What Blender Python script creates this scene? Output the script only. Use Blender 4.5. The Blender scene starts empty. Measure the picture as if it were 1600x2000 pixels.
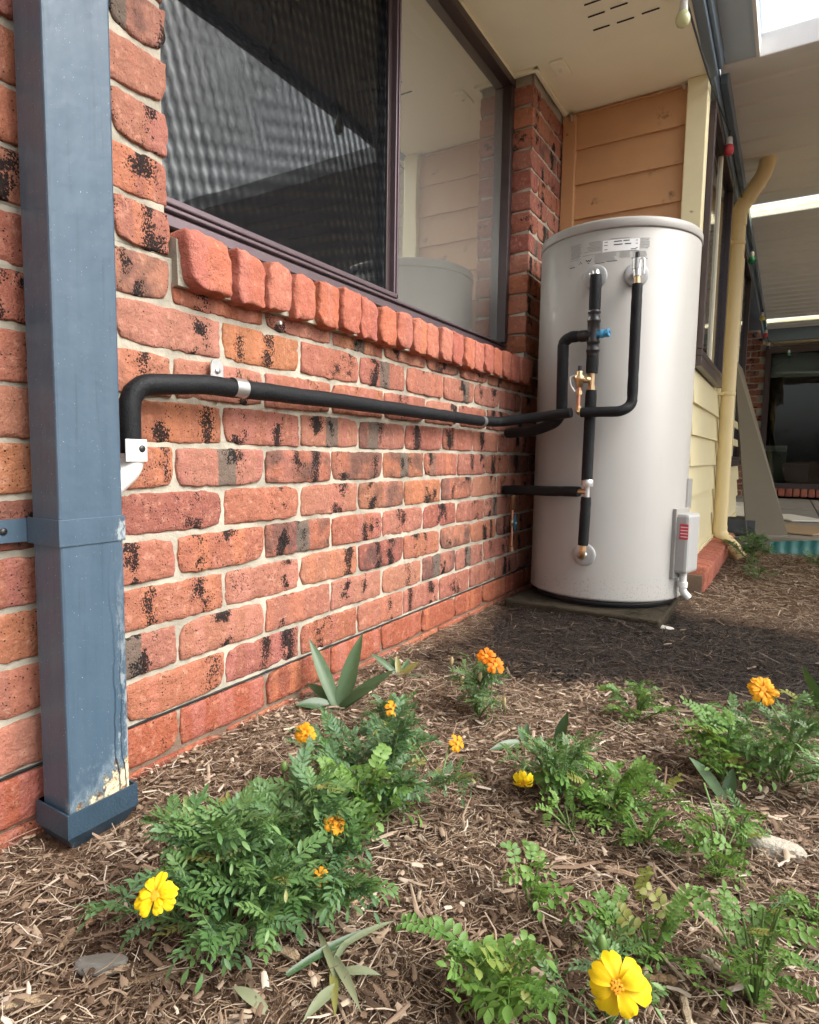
import bpy, bmesh, math, random
import numpy as np
from mathutils import Vector, Matrix, Euler, noise
R = math.radians
random.seed(7); rng = np.random.default_rng(11)
S = bpy.context.scene
COL = S.collection

# ---------------------------------------------------------------- camera, sky, sun, exposure
YAW, PITCH, ROLL = 0.5425, -0.0920, 0.0161
CAMP = Vector((1.0027, -0.7921, 0.5057)); FPX = 1218.295
_f = Vector((-math.sin(YAW)*math.cos(PITCH), math.cos(YAW)*math.cos(PITCH), math.sin(PITCH)))
_r0 = Vector((math.cos(YAW), math.sin(YAW), 0)); _u0 = _r0.cross(_f)
_r = _r0*math.cos(ROLL) + _u0*math.sin(ROLL); _u = -_r0*math.sin(ROLL) + _u0*math.cos(ROLL)
cd = bpy.data.cameras.new('camera'); cam = bpy.data.objects.new('camera', cd); COL.objects.link(cam)
cd.sensor_fit = 'HORIZONTAL'; cd.sensor_width = 36; cd.lens = 36*FPX/1600; cd.clip_start = .02; cd.clip_end = 2000
cam.matrix_world = Matrix(((_r.x, _u.x, -_f.x, CAMP.x), (_r.y, _u.y, -_f.y, CAMP.y), (_r.z, _u.z, -_f.z, CAMP.z), (0, 0, 0, 1)))
S.camera = cam
SUN_EL, SUN_AZ = 46, 80          # azimuth: compass angle from +Y towards +X (the garden side, behind the camera)
W = bpy.data.worlds.new('World'); S.world = W; W.use_nodes = True
nt = W.node_tree; nt.nodes.clear()
sk = nt.nodes.new('ShaderNodeTexSky'); sk.sky_type = 'NISHITA'; sk.sun_disc = False
sk.sun_elevation = R(SUN_EL); sk.sun_rotation = R(SUN_AZ); sk.air_density = 1.0; sk.dust_density = 5.0; sk.ozone_density = 1.0
hs = nt.nodes.new('ShaderNodeHueSaturation'); hs.inputs['Saturation'].default_value = .28
bg = nt.nodes.new('ShaderNodeBackground'); bg.inputs[1].default_value = .15
wo = nt.nodes.new('ShaderNodeOutputWorld')
nt.links.new(sk.outputs[0], hs.inputs['Color']); nt.links.new(hs.outputs[0], bg.inputs[0]); nt.links.new(bg.outputs[0], wo.inputs[0])
sl = bpy.data.lights.new('sun', 'SUN'); sl.energy = .85; sl.angle = R(35); sl.color = (1, .96, .9)
so = bpy.data.objects.new('sun', sl); COL.objects.link(so)
_sd = Vector((math.sin(R(SUN_AZ))*math.cos(R(SUN_EL)), math.cos(R(SUN_AZ))*math.cos(R(SUN_EL)), math.sin(R(SUN_EL))))
so.rotation_euler = _sd.to_track_quat('Z', 'Y').to_euler(); so.location = (4, -3, 8)
S.view_settings.view_transform = 'Standard'; S.view_settings.look = 'None'; S.view_settings.gamma = 1
S.view_settings.exposure = 1.36
S.cycles.use_adaptive_sampling = True; S.cycles.adaptive_threshold = .03; S.cycles.adaptive_min_samples = 12
S.render.engine = 'CYCLES'; S.cycles.max_bounces = 6; S.cycles.diffuse_bounces = 4; S.cycles.glossy_bounces = 3; S.cycles.transmission_bounces = 3; S.cycles.transparent_max_bounces = 8

# ---------------------------------------------------------------- helpers
def pix(px, py, ax, val):
    """the point of the world plane ax = val seen at that place of the photograph (for measuring positions)"""
    d = _f + _r*((px-800)/FPX) - _u*((py-1000)/FPX); i = 'xyz'.index(ax)
    return CAMP + d*((val-CAMP[i])/d[i])

class NT:
    def __init__(s, name):
        s.m = bpy.data.materials.new(name); s.m.use_nodes = True; s.t = s.m.node_tree; s.t.nodes.clear()
        s.out = s.n('OutputMaterial')
    def n(s, typ, **kw):
        nd = s.t.nodes.new('ShaderNode'+typ)
        for k, v in kw.items(): setattr(nd, k, v)
        return nd
    def set(s, sock, v):
        if isinstance(v, bpy.types.NodeSocket): s.t.links.new(v, sock)
        elif v is not None:
            if sock.type == 'RGBA' and len(v) == 3: v = (*v, 1)
            sock.default_value = v
    def math(s, op, a, b=None, c=None, clamp=False):
        nd = s.n('Math', operation=op, use_clamp=clamp)
        for i, v in enumerate((a, b, c)):
            if v is not None: s.set(nd.inputs[i], v)
        return nd.outputs[0]
    def mix(s, f, a, b, mode='MIX'):
        nd = s.n('Mix', data_type='RGBA', blend_type=mode); s.set(nd.inputs[0], f); s.set(nd.inputs[6], a); s.set(nd.inputs[7], b)
        return nd.outputs[2]
    def ramp(s, f, stops, interp='LINEAR'):
        nd = s.n('ValToRGB'); cr = nd.color_ramp; cr.interpolation = interp
        while len(cr.elements) < len(stops): cr.elements.new(.5)
        for e, (p, c) in zip(cr.elements, stops): e.position = p; e.color = (*c, 1) if len(c) == 3 else c
        s.set(nd.inputs[0], f); return nd.outputs[0]
    def step(s, v, lo, hi):
        nd = s.n('MapRange', interpolation_type='SMOOTHSTEP'); s.set(nd.inputs[0], v); nd.inputs[1].default_value = lo; nd.inputs[2].default_value = hi
        return nd.outputs[0]
    def noise(s, vec, scale, detail=3, rough=.55, out=0):
        nd = s.n('TexNoise'); s.set(nd.inputs['Vector'], vec); nd.inputs['Scale'].default_value = scale
        nd.inputs['Detail'].default_value = detail; nd.inputs['Roughness'].default_value = rough; return nd.outputs[out]
    def vadd(s, a, b, op='ADD'):
        nd = s.n('VectorMath', operation=op); s.set(nd.inputs[0], a); s.set(nd.inputs[1], b); return nd.outputs[0]
    def obj(s): return s.n('TexCoord').outputs['Object']
    def pos(s): return s.n('NewGeometry').outputs['Position']
    def rand(s): return s.n('ObjectInfo').outputs['Random']
    def bump(s, h, dist, strength=1):
        nd = s.n('Bump'); nd.inputs['Strength'].default_value = strength; nd.inputs['Distance'].default_value = dist; s.set(nd.inputs['Height'], h); return nd.outputs[0]
    def pbr(s, color, rough=.6, metal=0, normal=None, spec=None, **kw):
        p = s.n('BsdfPrincipled'); s.set(p.inputs['Base Color'], color); s.set(p.inputs['Roughness'], rough); s.set(p.inputs['Metallic'], metal)
        if normal is not None: s.set(p.inputs['Normal'], normal)
        if spec is not None: s.set(p.inputs['Specular IOR Level'], spec)
        for k, v in kw.items(): s.set(p.inputs[k], v)
        return p.outputs[0]
    def end(s, shader): s.t.links.new(shader, s.out.inputs[0]); return s.m

def plain(name, col, rough=.5, metal=0, var=.12, scale=25, bump=.0006, dirt=None, dirt_amt=.0, spec=None):
    k = NT(name); p = k.pos()
    n1 = k.noise(p, scale, 4); n2 = k.noise(p, scale*.17, 3)
    f = k.math('MULTIPLY', k.math('ADD', n1, n2), .5)
    c = k.mix(f, tuple(v*(1-var*1.6) for v in col), tuple(min(1, v*(1+var*1.6)) for v in col))
    if dirt is not None:
        d = k.step(k.noise(p, scale*.6, 6, .7), .62-dirt_amt, .72-dirt_amt*.5); c = k.mix(d, c, dirt)
    rr = k.math('ADD', rough-.08, k.math('MULTIPLY', n1, .16))
    nb = k.bump(k.noise(p, scale*6, 3), bump) if bump else None
    return k.end(k.pbr(c, rr, metal, nb, spec))

def link(name, me, mat, parent=None):
    o = bpy.data.objects.new(name, me); COL.objects.link(o)
    if mat and not me.materials: me.materials.append(mat)
    if parent: o.parent = parent
    return o
def empty(name, loc=(0, 0, 0), rz=0, parent=None):
    o = bpy.data.objects.new(name, None); COL.objects.link(o); o.location = loc; o.rotation_euler = (0, 0, rz); o.empty_display_size = .05
    if parent: o.parent = parent
    return o
def tag(o, label=None, cat=None, group=None, kind=None):
    for k, v in (('label', label), ('category', cat), ('group', group), ('kind', kind)):
        if v: o[k] = v
    return o

class MB:
    def __init__(s): s.v = []; s.f = []; s.sm = []
    def add(s, vs, fs, smooth=False):
        b = len(s.v); s.v += [tuple(v) for v in vs]; s.f += [tuple(b+i for i in f) for f in fs]; s.sm += [smooth]*len(fs); return s
    def box(s, a, b, ch=0):
        (x0, y0, z0), (x1, y1, z1) = a, b
        if ch <= 0:
            vs = [(x, y, z) for x in (x0, x1) for y in (y0, y1) for z in (z0, z1)]
            return s.add(vs, [(0, 1, 3, 2), (4, 6, 7, 5), (0, 4, 5, 1), (2, 3, 7, 6), (0, 2, 6, 4), (1, 5, 7, 3)])
        bm = bmesh.new(); bmesh.ops.create_cube(bm, size=1)
        for v in bm.verts: v.co = Vector(((x0+x1)/2+v.co.x*(x1-x0), (y0+y1)/2+v.co.y*(y1-y0), (z0+z1)/2+v.co.z*(z1-z0)))
        bmesh.ops.bevel(bm, geom=bm.edges[:], offset=ch, segments=2, affect='EDGES', profile=.5)
        s.add([v.co.copy() for v in bm.verts], [[v.index for v in f.verts] for f in bm.faces]); bm.free(); return s
    def tube(s, pts, rad, n=14, cap=True, smooth=True):
        pts = [Vector(p) for p in pts]; rads = rad if isinstance(rad, (list, tuple)) else [rad]*len(pts)
        tg = [(pts[min(i+1, len(pts)-1)]-pts[max(i-1, 0)]).normalized() for i in range(len(pts))]
        u = tg[0].orthogonal().normalized(); vs = []; fs = []
        for i, (p, t, r) in enumerate(zip(pts, tg, rads)):
            u = (u-t*u.dot(t)).normalized(); w = t.cross(u)
            vs += [p+(u*math.cos(2*math.pi*j/n)+w*math.sin(2*math.pi*j/n))*r for j in range(n)]
        for i in range(len(pts)-1):
            for j in range(n): fs.append((i*n+j, i*n+(j+1) % n, (i+1)*n+(j+1) % n, (i+1)*n+j))
        s.add(vs, fs, smooth)
        if cap:
            b = len(vs); s.add(vs[:n], [tuple(range(n))[::-1]]); s.add(vs[b-n:], [tuple(range(n))])
        return s
    def lathe(s, prof, center, axis=(0, 0, 1), n=48, smooth=True):
        ax = Vector(axis).normalized(); u = ax.orthogonal().normalized(); w = ax.cross(u); c = Vector(center); vs = []; fs = []
        for r, h in prof: vs += [c+ax*h+(u*math.cos(2*math.pi*j/n)+w*math.sin(2*math.pi*j/n))*r for j in range(n)]
        for i in range(len(prof)-1):
            for j in range(n): fs.append((i*n+j, i*n+(j+1) % n, (i+1)*n+(j+1) % n, (i+1)*n+j))
        return s.add(vs, fs, smooth)
    def quad(s, a, b, c, d): return s.add([a, b, c, d], [(0, 1, 2, 3)])
    def build(s, name, mat, parent=None):
        me = bpy.data.meshes.new(name); me.from_pydata(s.v, [], s.f); me.polygons.foreach_set('use_smooth', s.sm); me.update()
        bm = bmesh.new(); bm.from_mesh(me); bmesh.ops.recalc_face_normals(bm, faces=bm.faces[:]); bm.to_mesh(me); bm.free()
        return link(name, me, mat, parent)

def bend(pts, r=.03, n=7):
    """polyline with its inner corners rounded"""
    P = [Vector(p) for p in pts]; out = [P[0]]
    for a, b, c in zip(P, P[1:], P[2:]):
        d1 = (a-b); d2 = (c-b); k = min(r, d1.length*.45, d2.length*.45); s, e = b+d1.normalized()*k, b+d2.normalized()*k
        for i in range(n+1):
            t = i/n; out.append(s*(1-t)**2+b*2*t*(1-t)+e*t*t)
    return out+[P[-1]]
def dense(pts, step=.03):
    out = []
    for a, b in zip(pts, pts[1:]):
        k = max(1, int((b-a).length/step))
        out += [a+(b-a)*(i/k) for i in range(k)]
    return out+[pts[-1]]
def nz(x, y=0, z=0): return noise.noise(Vector((x, y, z)))

# ---------------------------------------------------------------- materials
def brick_material(name, stops, black=1.0, rough=.8, greyamt=.85):
    k = NT(name); r = k.rand(); o = k.obj()
    off = k.n('CombineXYZ'); k.set(off.inputs[0], k.math('MULTIPLY', r, 37.)); k.set(off.inputs[1], k.math('MULTIPLY', r, 91.)); k.set(off.inputs[2], k.math('MULTIPLY', r, 53.))
    p = k.vadd(o, off.outputs[0]); sp = k.n('SeparateXYZ'); k.set(sp.inputs[0], o)
    def wn(m):
        w = k.n('TexWhiteNoise', noise_dimensions='1D'); k.set(w.inputs['W'], k.math('MULTIPLY', r, m)); return w.outputs[0]
    r2, r3, r4, r5 = wn(17.3), wn(57.9), wn(131.7), wn(211.3)
    base = k.ramp(r, stops)
    base = k.mix(k.math('MULTIPLY', k.noise(p, 14, 4), .55), base, k.ramp(r2, stops))
    base = k.mix(k.step(k.noise(p, 60, 5, .65), .5, .8), base, k.mix(.6, base, (.66, .36, .25)))
    base = k.mix(k.math('MULTIPLY', k.step(k.noise(p, 200, 2), .5, .75), .35), base, (.30, .08, .045))
    stripe = k.n('CombineXYZ'); k.set(stripe.inputs[0], k.math('ADD', k.math('MULTIPLY', sp.outputs[1], 1.), k.math('MULTIPLY', r, 61.))); k.set(stripe.inputs[1], k.math('MULTIPLY', k.noise(p, 30, 3), .02))
    base = k.mix(k.math('MULTIPLY', k.step(k.noise(stripe.outputs[0], 22, 1), .5, .62), .45), base, k.ramp(r4, [(0, (.50, .19, .085)), (.5, (.36, .125, .115)), (1, (.46, .20, .15))]))
    base = k.mix(k.math('MULTIPLY', k.step(k.noise(p, 420, 2), .52, .8), .3), base, (.62, .36, .26))
    base = k.mix(k.math('MULTIPLY', k.math('MULTIPLY', k.step(wn(333.1), .86, .90), k.step(k.noise(p, 16, 3), .35, .65)), min(.75, black)), base, (.085, .055, .048))
    # burnt vertical band, its flecks denser towards the middle
    def band(rc, w):
        c = k.math('MULTIPLY', k.math('SUBTRACT', rc, .5), .17)
        return k.math('MULTIPLY', k.math('SUBTRACT', 1, k.step(k.math('ABSOLUTE', k.math('SUBTRACT', sp.outputs[1], c)), .0, w)), black)
    st = k.vadd(p, (1, 1, .75), 'MULTIPLY')
    fl = k.noise(st, 330, 3, .6)
    b1, b2 = band(r3, .045), band(r4, .03)
    big = k.noise(p, 24, 2)
    dens = k.math('ADD', k.math('MULTIPLY', k.math('MAXIMUM', b1, k.math('MULTIPLY', b2, .8)), .2), k.math('MULTIPLY', k.math('SUBTRACT', big, .5), .28))
    blob = k.step(k.noise(p, 19, 2), .40, .60)
    dens = k.math('ADD', k.math('MULTIPLY', k.math('MULTIPLY', k.math('MAXIMUM', b1, k.math('MULTIPLY', b2, .8)), blob), .33), k.math('ADD', .012, k.math('MULTIPLY', k.math('SUBTRACT', big, .5), .26)))
    dens = k.math('MULTIPLY', dens, k.step(r5, -.35, .3))
    fm = k.step(k.math('ADD', fl, dens), .685, .72)
    grey = k.math('MULTIPLY', k.math('SUBTRACT', 1, k.step(k.math('ABSOLUTE', k.math('SUBTRACT', k.math('ADD', sp.outputs[1], k.math('MULTIPLY', k.noise(p, 90, 3), .012)), k.math('MULTIPLY', k.math('SUBTRACT', r4, .5), .13))), .022, .027)), k.step(r2, .82, .84))
    base = k.mix(k.math('MULTIPLY', grey, greyamt), base, (.12, .105, .085))
    vo = k.n('TexVoronoi'); k.set(vo.inputs['Vector'], k.vadd(p, k.vadd(k.noise(p, 80, 2, .5, 1), (.006, .006, .006), 'MULTIPLY'))); vo.inputs['Scale'].default_value = 185
    sc_ = k.n('SeparateColor'); k.set(sc_.inputs[0], vo.outputs['Color'])
    dots = k.math('MULTIPLY', k.math('SUBTRACT', 1, k.step(k.math('SUBTRACT', k.math('ADD', vo.outputs['Distance'], k.math('MULTIPLY', sc_.outputs[1], .2)), k.math('MULTIPLY', dens, .9)), .22, .29)), k.step(k.math('ADD', sc_.outputs[0], k.math('ADD', k.math('MULTIPLY', dens, 2.2), k.math('MULTIPLY', k.math('SUBTRACT', r5, .5), .3))), .60, .64))
    fm = k.math('MAXIMUM', fm, k.math('MULTIPLY', dots, min(1, black+.15)))
    base = k.mix(k.math('MULTIPLY', fm, .96), base, (.011, .010, .010))
    h = k.math('ADD', k.noise(p, 45, 6, .6), k.math('MULTIPLY', k.noise(p, 260, 3), .25))
    h = k.math('SUBTRACT', h, k.math('MULTIPLY', fm, .08))
    return k.end(k.pbr(base, rough, 0, k.bump(h, .009, .9), .2))
ST = [(0, (0.31, 0.139, 0.079)), (0.1, (0.333, 0.113, 0.059)), (0.2, (0.279, 0.105, 0.076)), (0.3, (0.34, 0.155, 0.107)), (0.42, (0.217, 0.063, 0.05)), (0.52, (0.356, 0.167, 0.107)), (0.62, (0.31, 0.113, 0.079)), (0.74, (0.356, 0.147, 0.068)), (0.86, (0.263, 0.084, 0.063)), (1, (0.348, 0.167, 0.119))]
M = {}
M['brick'] = brick_material('tumbled red brick', ST)
M['brick_sill'] = brick_material('sill brick', [(0, (.41, .135, .085)), (.3, (.36, .10, .07)), (.6, (.44, .165, .11)), (1, (.43, .13, .07))], .12, .8, .0)
M['brick_low'] = brick_material('damp plinth brick', [(0, (.32, .098, .052)), (.5, (.26, .062, .038)), (1, (.36, .12, .06))], .3, .6, .0)
def mortar_mat():
    k = NT('mortar'); p = k.pos(); n = k.noise(p, 9, 4); f = k.noise(p, 120, 5, .7)
    c = k.mix(k.step(n, .3, .7), (.30, .275, .22), (.50, .46, .37)); c = k.mix(k.step(f, .55, .8), c, (.30, .27, .22))
    sp = k.n('SeparateXYZ'); k.set(sp.inputs[0], p)
    c = k.mix(k.math('MULTIPLY', k.math('SUBTRACT', 1, k.step(sp.outputs[2], -.03, .0)), .8), c, (.15, .085, .055))
    return k.end(k.pbr(c, .95, 0, k.bump(k.math('ADD', f, k.noise(p, 40, 4)), .004, .8), .1))
M['mortar'] = mortar_mat()
M['cream'] = plain('cream paint', (.76, .68, .42), .45, var=.05, bump=.0004, dirt=(.36, .29, .17), dirt_amt=-.03)
M['cream_soffit'] = plain('soffit paint', (.91, .875, .66), .6, var=.05, scale=8, bump=.0003)
M['tan'] = plain('weathered tan paint', (.52, .285, .135), .55, var=.10, scale=14, bump=.0006, dirt=(.16, .09, .045), dirt_amt=.02)
M['frame'] = plain('brown aluminium', (.075, .055, .055), .35, .35, var=.1, bump=0)
M['frame_hi'] = plain('purplish anodised aluminium', (.17, .13, .145), .35, .5, var=.1, bump=0)
M['reveal'] = plain('white timber reveal', (.75, .74, .70), .5, var=.05)
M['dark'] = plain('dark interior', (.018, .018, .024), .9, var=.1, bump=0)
M['brass'] = plain('brass fitting', (.60, .43, .24), .32, .9, var=.15, scale=120)
M['copper'] = plain('copper pipe', (.68, .34, .22), .3, .9, var=.15, scale=90)
M['steel'] = plain('galvanised steel', (.55, .55, .54), .35, .85, var=.15, scale=90)
M['foam'] = plain('black foam lagging', (.010, .011, .0125), .6, var=.25, scale=30, bump=.0012, spec=.22)
M['tape'] = plain('black tape', (.012, .012, .013), .35, var=.2, scale=60, bump=.0008)
M['blackplastic'] = plain('black plastic', (.02, .02, .022), .4, var=.1)
M['bluecap'] = plain('blue plastic cap', (.04, .28, .52), .35, var=.06)
M['white_pl'] = plain('white plastic', (.70, .70, .67), .4, var=.05)
def tank_mat():
    k = NT('warm grey enamel'); p = k.pos(); sp = k.n('SeparateXYZ'); k.set(sp.inputs[0], p)
    c = k.mix(k.noise(p, 3, 3), (.300, .288, .264), (.325, .316, .296))
    c = k.mix(k.math('MULTIPLY', k.step(k.noise(k.vadd(p, (1, 1, .08), 'MULTIPLY'), 60, 4), .55, .8), .12), c, (.22, .20, .17))
    sp_ = k.step(k.math('ADD', k.noise(p, 130, 4, .7), k.math('MULTIPLY', k.math('SUBTRACT', 1, k.step(sp.outputs[2], -.03, .22)), .16)), .72, .80)
    c = k.mix(k.math('MULTIPLY', sp_, .55), c, (.13, .095, .065))
    return k.end(k.pbr(c, k.math('ADD', .40, k.math('MULTIPLY', k.noise(p, 25, 4), .16)), 0, k.bump(k.noise(p, 2.2, 2), .006, .25)))
M['tankpaint'] = tank_mat()
M['tankgrey'] = plain('grey plastic', (.38, .38, .365), .4, var=.03)
M['escutcheon'] = plain('pale grey plastic ring', (.35, .355, .35), .35, var=.04)
M['print'] = plain('grey print', (.30, .30, .29), .5, var=.2, scale=400, bump=0)
M['printblack'] = plain('black print', (.03, .03, .03), .5, bump=0)
M['plate'] = plain('white label', (.80, .81, .80), .35, var=.02, bump=0)
M['redlabel'] = plain('red label', (.62, .06, .09), .4, var=.05, bump=0)
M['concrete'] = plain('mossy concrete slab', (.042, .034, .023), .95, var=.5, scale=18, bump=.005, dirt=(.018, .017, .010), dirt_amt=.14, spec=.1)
M['lining'] = plain('glare lightened lining', (.50, .61, .72), .5, var=.03, bump=0)  # pale blue because veiling glare is lightened into the lining's colour
M['gutter'] = plain('slate blue steel', (.16, .22, .28), .42, .0, var=.06, bump=0)
M['pipe_cream'] = plain('cream pvc', (.80, .65, .34), .4, var=.05, scale=9)
M['board'] = plain('fibre sheet', (.15, .13, .092), .8, var=.1, scale=6)
M['paleboard'] = plain('pale sheet edge', (.80, .77, .70), .7, var=.06)
M['edging'] = plain('teal corrugated edging', (.012, .12, .11), .5, var=.15, scale=30)
M['paving'] = plain('concrete paving', (.26, .235, .20), .9, var=.2, scale=5, bump=.003, dirt=(.16, .13, .10), dirt_amt=.06)
M['stone'] = plain('pale stone', (.42, .38, .31), .9, var=.2, scale=40, bump=.004)
M['paper'] = plain('white scrap', (.42, .40, .36), .8, var=.15, scale=60)
M['roof_under'] = plain('patio roof underside', (.84, .83, .77), .5, var=.04, scale=4, bump=0)  # paint colour raised to carry the hazy glare over the patio roof
M['whitebeam'] = plain('white beam paint', (.80, .80, .78), .5, var=.03)
M['cable'] = plain('dark cable', (.05, .055, .06), .5)
M['sheer'] = plain('sheer grey curtain', (.72, .73, .70), .9, var=.04, bump=0)
M['pane_backing'] = plain('painted sky reflection', (.20, .25, .30), .7, var=.08)  # sky reflection of the far door, painted as a pale blue colour
def downpipe_mat():
    k = NT('slate blue downpipe'); p = k.pos(); sp = k.n('SeparateXYZ'); k.set(sp.inputs[0], p); X, Y, Z = sp.outputs
    n = k.noise(k.vadd(p, (1, 1, .12), 'MULTIPLY'), 40, 4)
    c = k.mix(n, (.046, .080, .116), (.074, .114, .156))
    c = k.mix(k.math('MULTIPLY', k.step(k.noise(p, 420, 2), .72, .76), .7), c, (.6, .6, .6))
    edge = k.step(Y, -.225, -.180); low = k.math('SUBTRACT', 1, k.step(Z, -.02, .42)); ragged = k.noise(k.vadd(p, (1, 1, .5), 'MULTIPLY'), 70, 8, .75)
    chalk = k.math('MULTIPLY', k.step(k.math('ADD', ragged, k.math('MULTIPLY', edge, .30)), .73, .86), low)
    near = k.math('SUBTRACT', 1, k.step(k.math('ABSOLUTE', k.math('SUBTRACT', Z, .372)), .0, .05))
    chalk = k.math('MAXIMUM', chalk, k.step(k.math('ADD', ragged, k.math('MULTIPLY', k.math('MULTIPLY', near, k.math('ADD', .35, edge)), .22)), .70, .80))
    c = k.mix(k.math('MULTIPLY', chalk, .7), c, (.38, .43, .44))
    c = k.mix(k.math('MULTIPLY', k.step(k.noise(k.vadd(p, (1, 1, .05), 'MULTIPLY'), 130, 3), .55, .75), .3), c, (.03, .045, .06))
    # bare flaking metal just above the shoe, climbing to the right
    lim = k.math('ADD', k.math('MULTIPLY', k.step(Y, -.27, -.17), .060), -.052)
    fl = k.step(k.math('ADD', k.math('SUBTRACT', lim, Z), k.math('MULTIPLY', k.math('SUBTRACT', ragged, .5), .16)), -.004, .012)
    halo = k.math('MULTIPLY', k.step(k.math('ADD', k.math('SUBTRACT', lim, Z), k.math('MULTIPLY', k.math('SUBTRACT', ragged, .5), .25)), -.05, .03), k.step(X, .085, .095)); c = k.mix(k.math('MULTIPLY', halo, .6), c, (.30, .37, .40))
    fl = k.math('MULTIPLY', fl, k.step(X, .085, .095))
    c = k.mix(fl, c, k.mix(k.step(k.noise(p, 70, 5, .7), .5, .62), (.66, .58, .40), (.25, .12, .05)))
    c = k.mix(k.math('MULTIPLY', k.math('MULTIPLY', fl, k.step(k.noise(p, 130, 4, .7), .58, .64)), .8), c, (.03, .025, .02))
    # dark drip lines
    def drip(y0, w):
        d = k.math('ABSOLUTE', k.math('SUBTRACT', Y, k.math('ADD', y0, k.math('MULTIPLY', k.math('SUBTRACT', k.noise(k.vadd(p, (0, 0, 1), 'MULTIPLY'), 5, 5), .5), .05))))
        return k.math('MULTIPLY', k.math('SUBTRACT', 1, k.step(d, w*.5, w)), k.math('MULTIPLY', low, k.step(X, .09, .097)))
    dr = k.math('MAXIMUM', drip(-.203, .0020), drip(-.192, .0016))
    c = k.mix(k.math('MULTIPLY', dr, .85), c, (.015, .03, .045))
    return k.end(k.pbr(c, k.math('ADD', .38, k.math('MULTIPLY', chalk, .4)), 0, k.bump(k.math('SUBTRACT', k.noise(p, 18, 3), k.math('MULTIPLY', k.math('MAXIMUM', fl, k.math('MULTIPLY', chalk, .4)), .8)), .0022), .4))
M['downpipe'] = downpipe_mat()
M['shoe'] = plain('slate blue shoe', (.030, .058, .086), .42, var=.2, scale=40, bump=.0008, dirt=(.2, .2, .18), dirt_amt=-.06)
def glass_mat(name, refl, haze=0):
    k = NT(name); g = k.n('BsdfGlossy'); g.inputs['Roughness'].default_value = .012; g.inputs['Color'].default_value = (.93, .95, .93, 1)
    nb = k.bump(k.noise(k.pos(), 3, 2), .004, .15); k.set(g.inputs['Normal'], nb)
    t = k.n('BsdfTransparent'); t.inputs['Color'].default_value = (.75, .78, .76, 1)
    dirt = k.n('BsdfDiffuse'); dirt.inputs['Color'].default_value = (.66, .66, .62, 1)
    mx = k.n('MixShader'); mx.inputs[0].default_value = refl; k.t.links.new(t.outputs[0], mx.inputs[1]); k.t.links.new(g.outputs[0], mx.inputs[2])
    m2 = k.n('MixShader'); k.set(m2.inputs[0], k.math('MAXIMUM', haze, k.math('MULTIPLY', k.step(k.noise(k.vadd(k.pos(), (1, 1, .4), 'MULTIPLY'), 60, 3), .68, .8), .35)))
    k.t.links.new(mx.outputs[0], m2.inputs[1]); k.t.links.new(dirt.outputs[0], m2.inputs[2]); return k.end(m2.outputs[0])
M['glass'] = glass_mat('reflective window glass', .56)
M['glass_milky'] = glass_mat('dusty window glass', .66, .14)
M['glass_dark'] = glass_mat('dark glass', .03)
def screen_mat():
    # woven fly screen: the weave beats against its own mirror image in the glass, so it thins and thickens in diagonal rows
    k = NT('fly screen mesh'); sp = k.n('SeparateXYZ'); k.set(sp.inputs[0], k.pos())
    u = k.math('ADD', k.math('MULTIPLY', sp.outputs[1], 205), k.math('MULTIPLY', sp.outputs[2], 66)); v = k.math('ADD', k.math('MULTIPLY', sp.outputs[1], -50), k.math('MULTIPLY', sp.outputs[2], 165))
    wob = k.math('MULTIPLY', k.noise(k.pos(), 4, 3), 7.); u = k.math('ADD', u, wob); v = k.math('ADD', v, k.math('MULTIPLY', wob, .7))
    w = k.math('MULTIPLY', k.math('SINE', u), .5); w2 = k.math('MULTIPLY', k.math('SINE', v), .5)
    pat = k.math('ADD', k.math('ADD', w, k.math('MULTIPLY', w2, .7)), k.math('MULTIPLY', k.math('SUBTRACT', k.noise(k.pos(), 22, 2), .5), .5))
    op = k.math('SUBTRACT', .84, k.math('MULTIPLY', k.step(pat, -.5, .9), .36))
    t = k.n('BsdfTransparent'); d = k.n('BsdfDiffuse'); d.inputs['Color'].default_value = (.012, .013, .015, 1)
    mx = k.n('MixShader'); k.set(mx.inputs[0], op); k.t.links.new(t.outputs[0], mx.inputs[1]); k.t.links.new(d.outputs[0], mx.inputs[2]); return k.end(mx.outputs[0])
M['screen'] = screen_mat()
def translucent_mat():
    k = NT('clear roofing sheet'); t = k.n('BsdfTranslucent'); t.inputs['Color'].default_value = (.85, .8, .6, 1); g = k.n('BsdfTransparent'); g.inputs['Color'].default_value = (.9, .87, .72, 1)
    mx = k.n('MixShader'); k.set(mx.inputs[0], k.math('ADD', .3, k.math('MULTIPLY', k.step(k.noise(k.pos(), 7, 5, .7), .45, .65), .5)))
    k.t.links.new(g.outputs[0], mx.inputs[1]); k.t.links.new(t.outputs[0], mx.inputs[2]); return k.end(mx.outputs[0])
M['skylight'] = translucent_mat()
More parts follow.
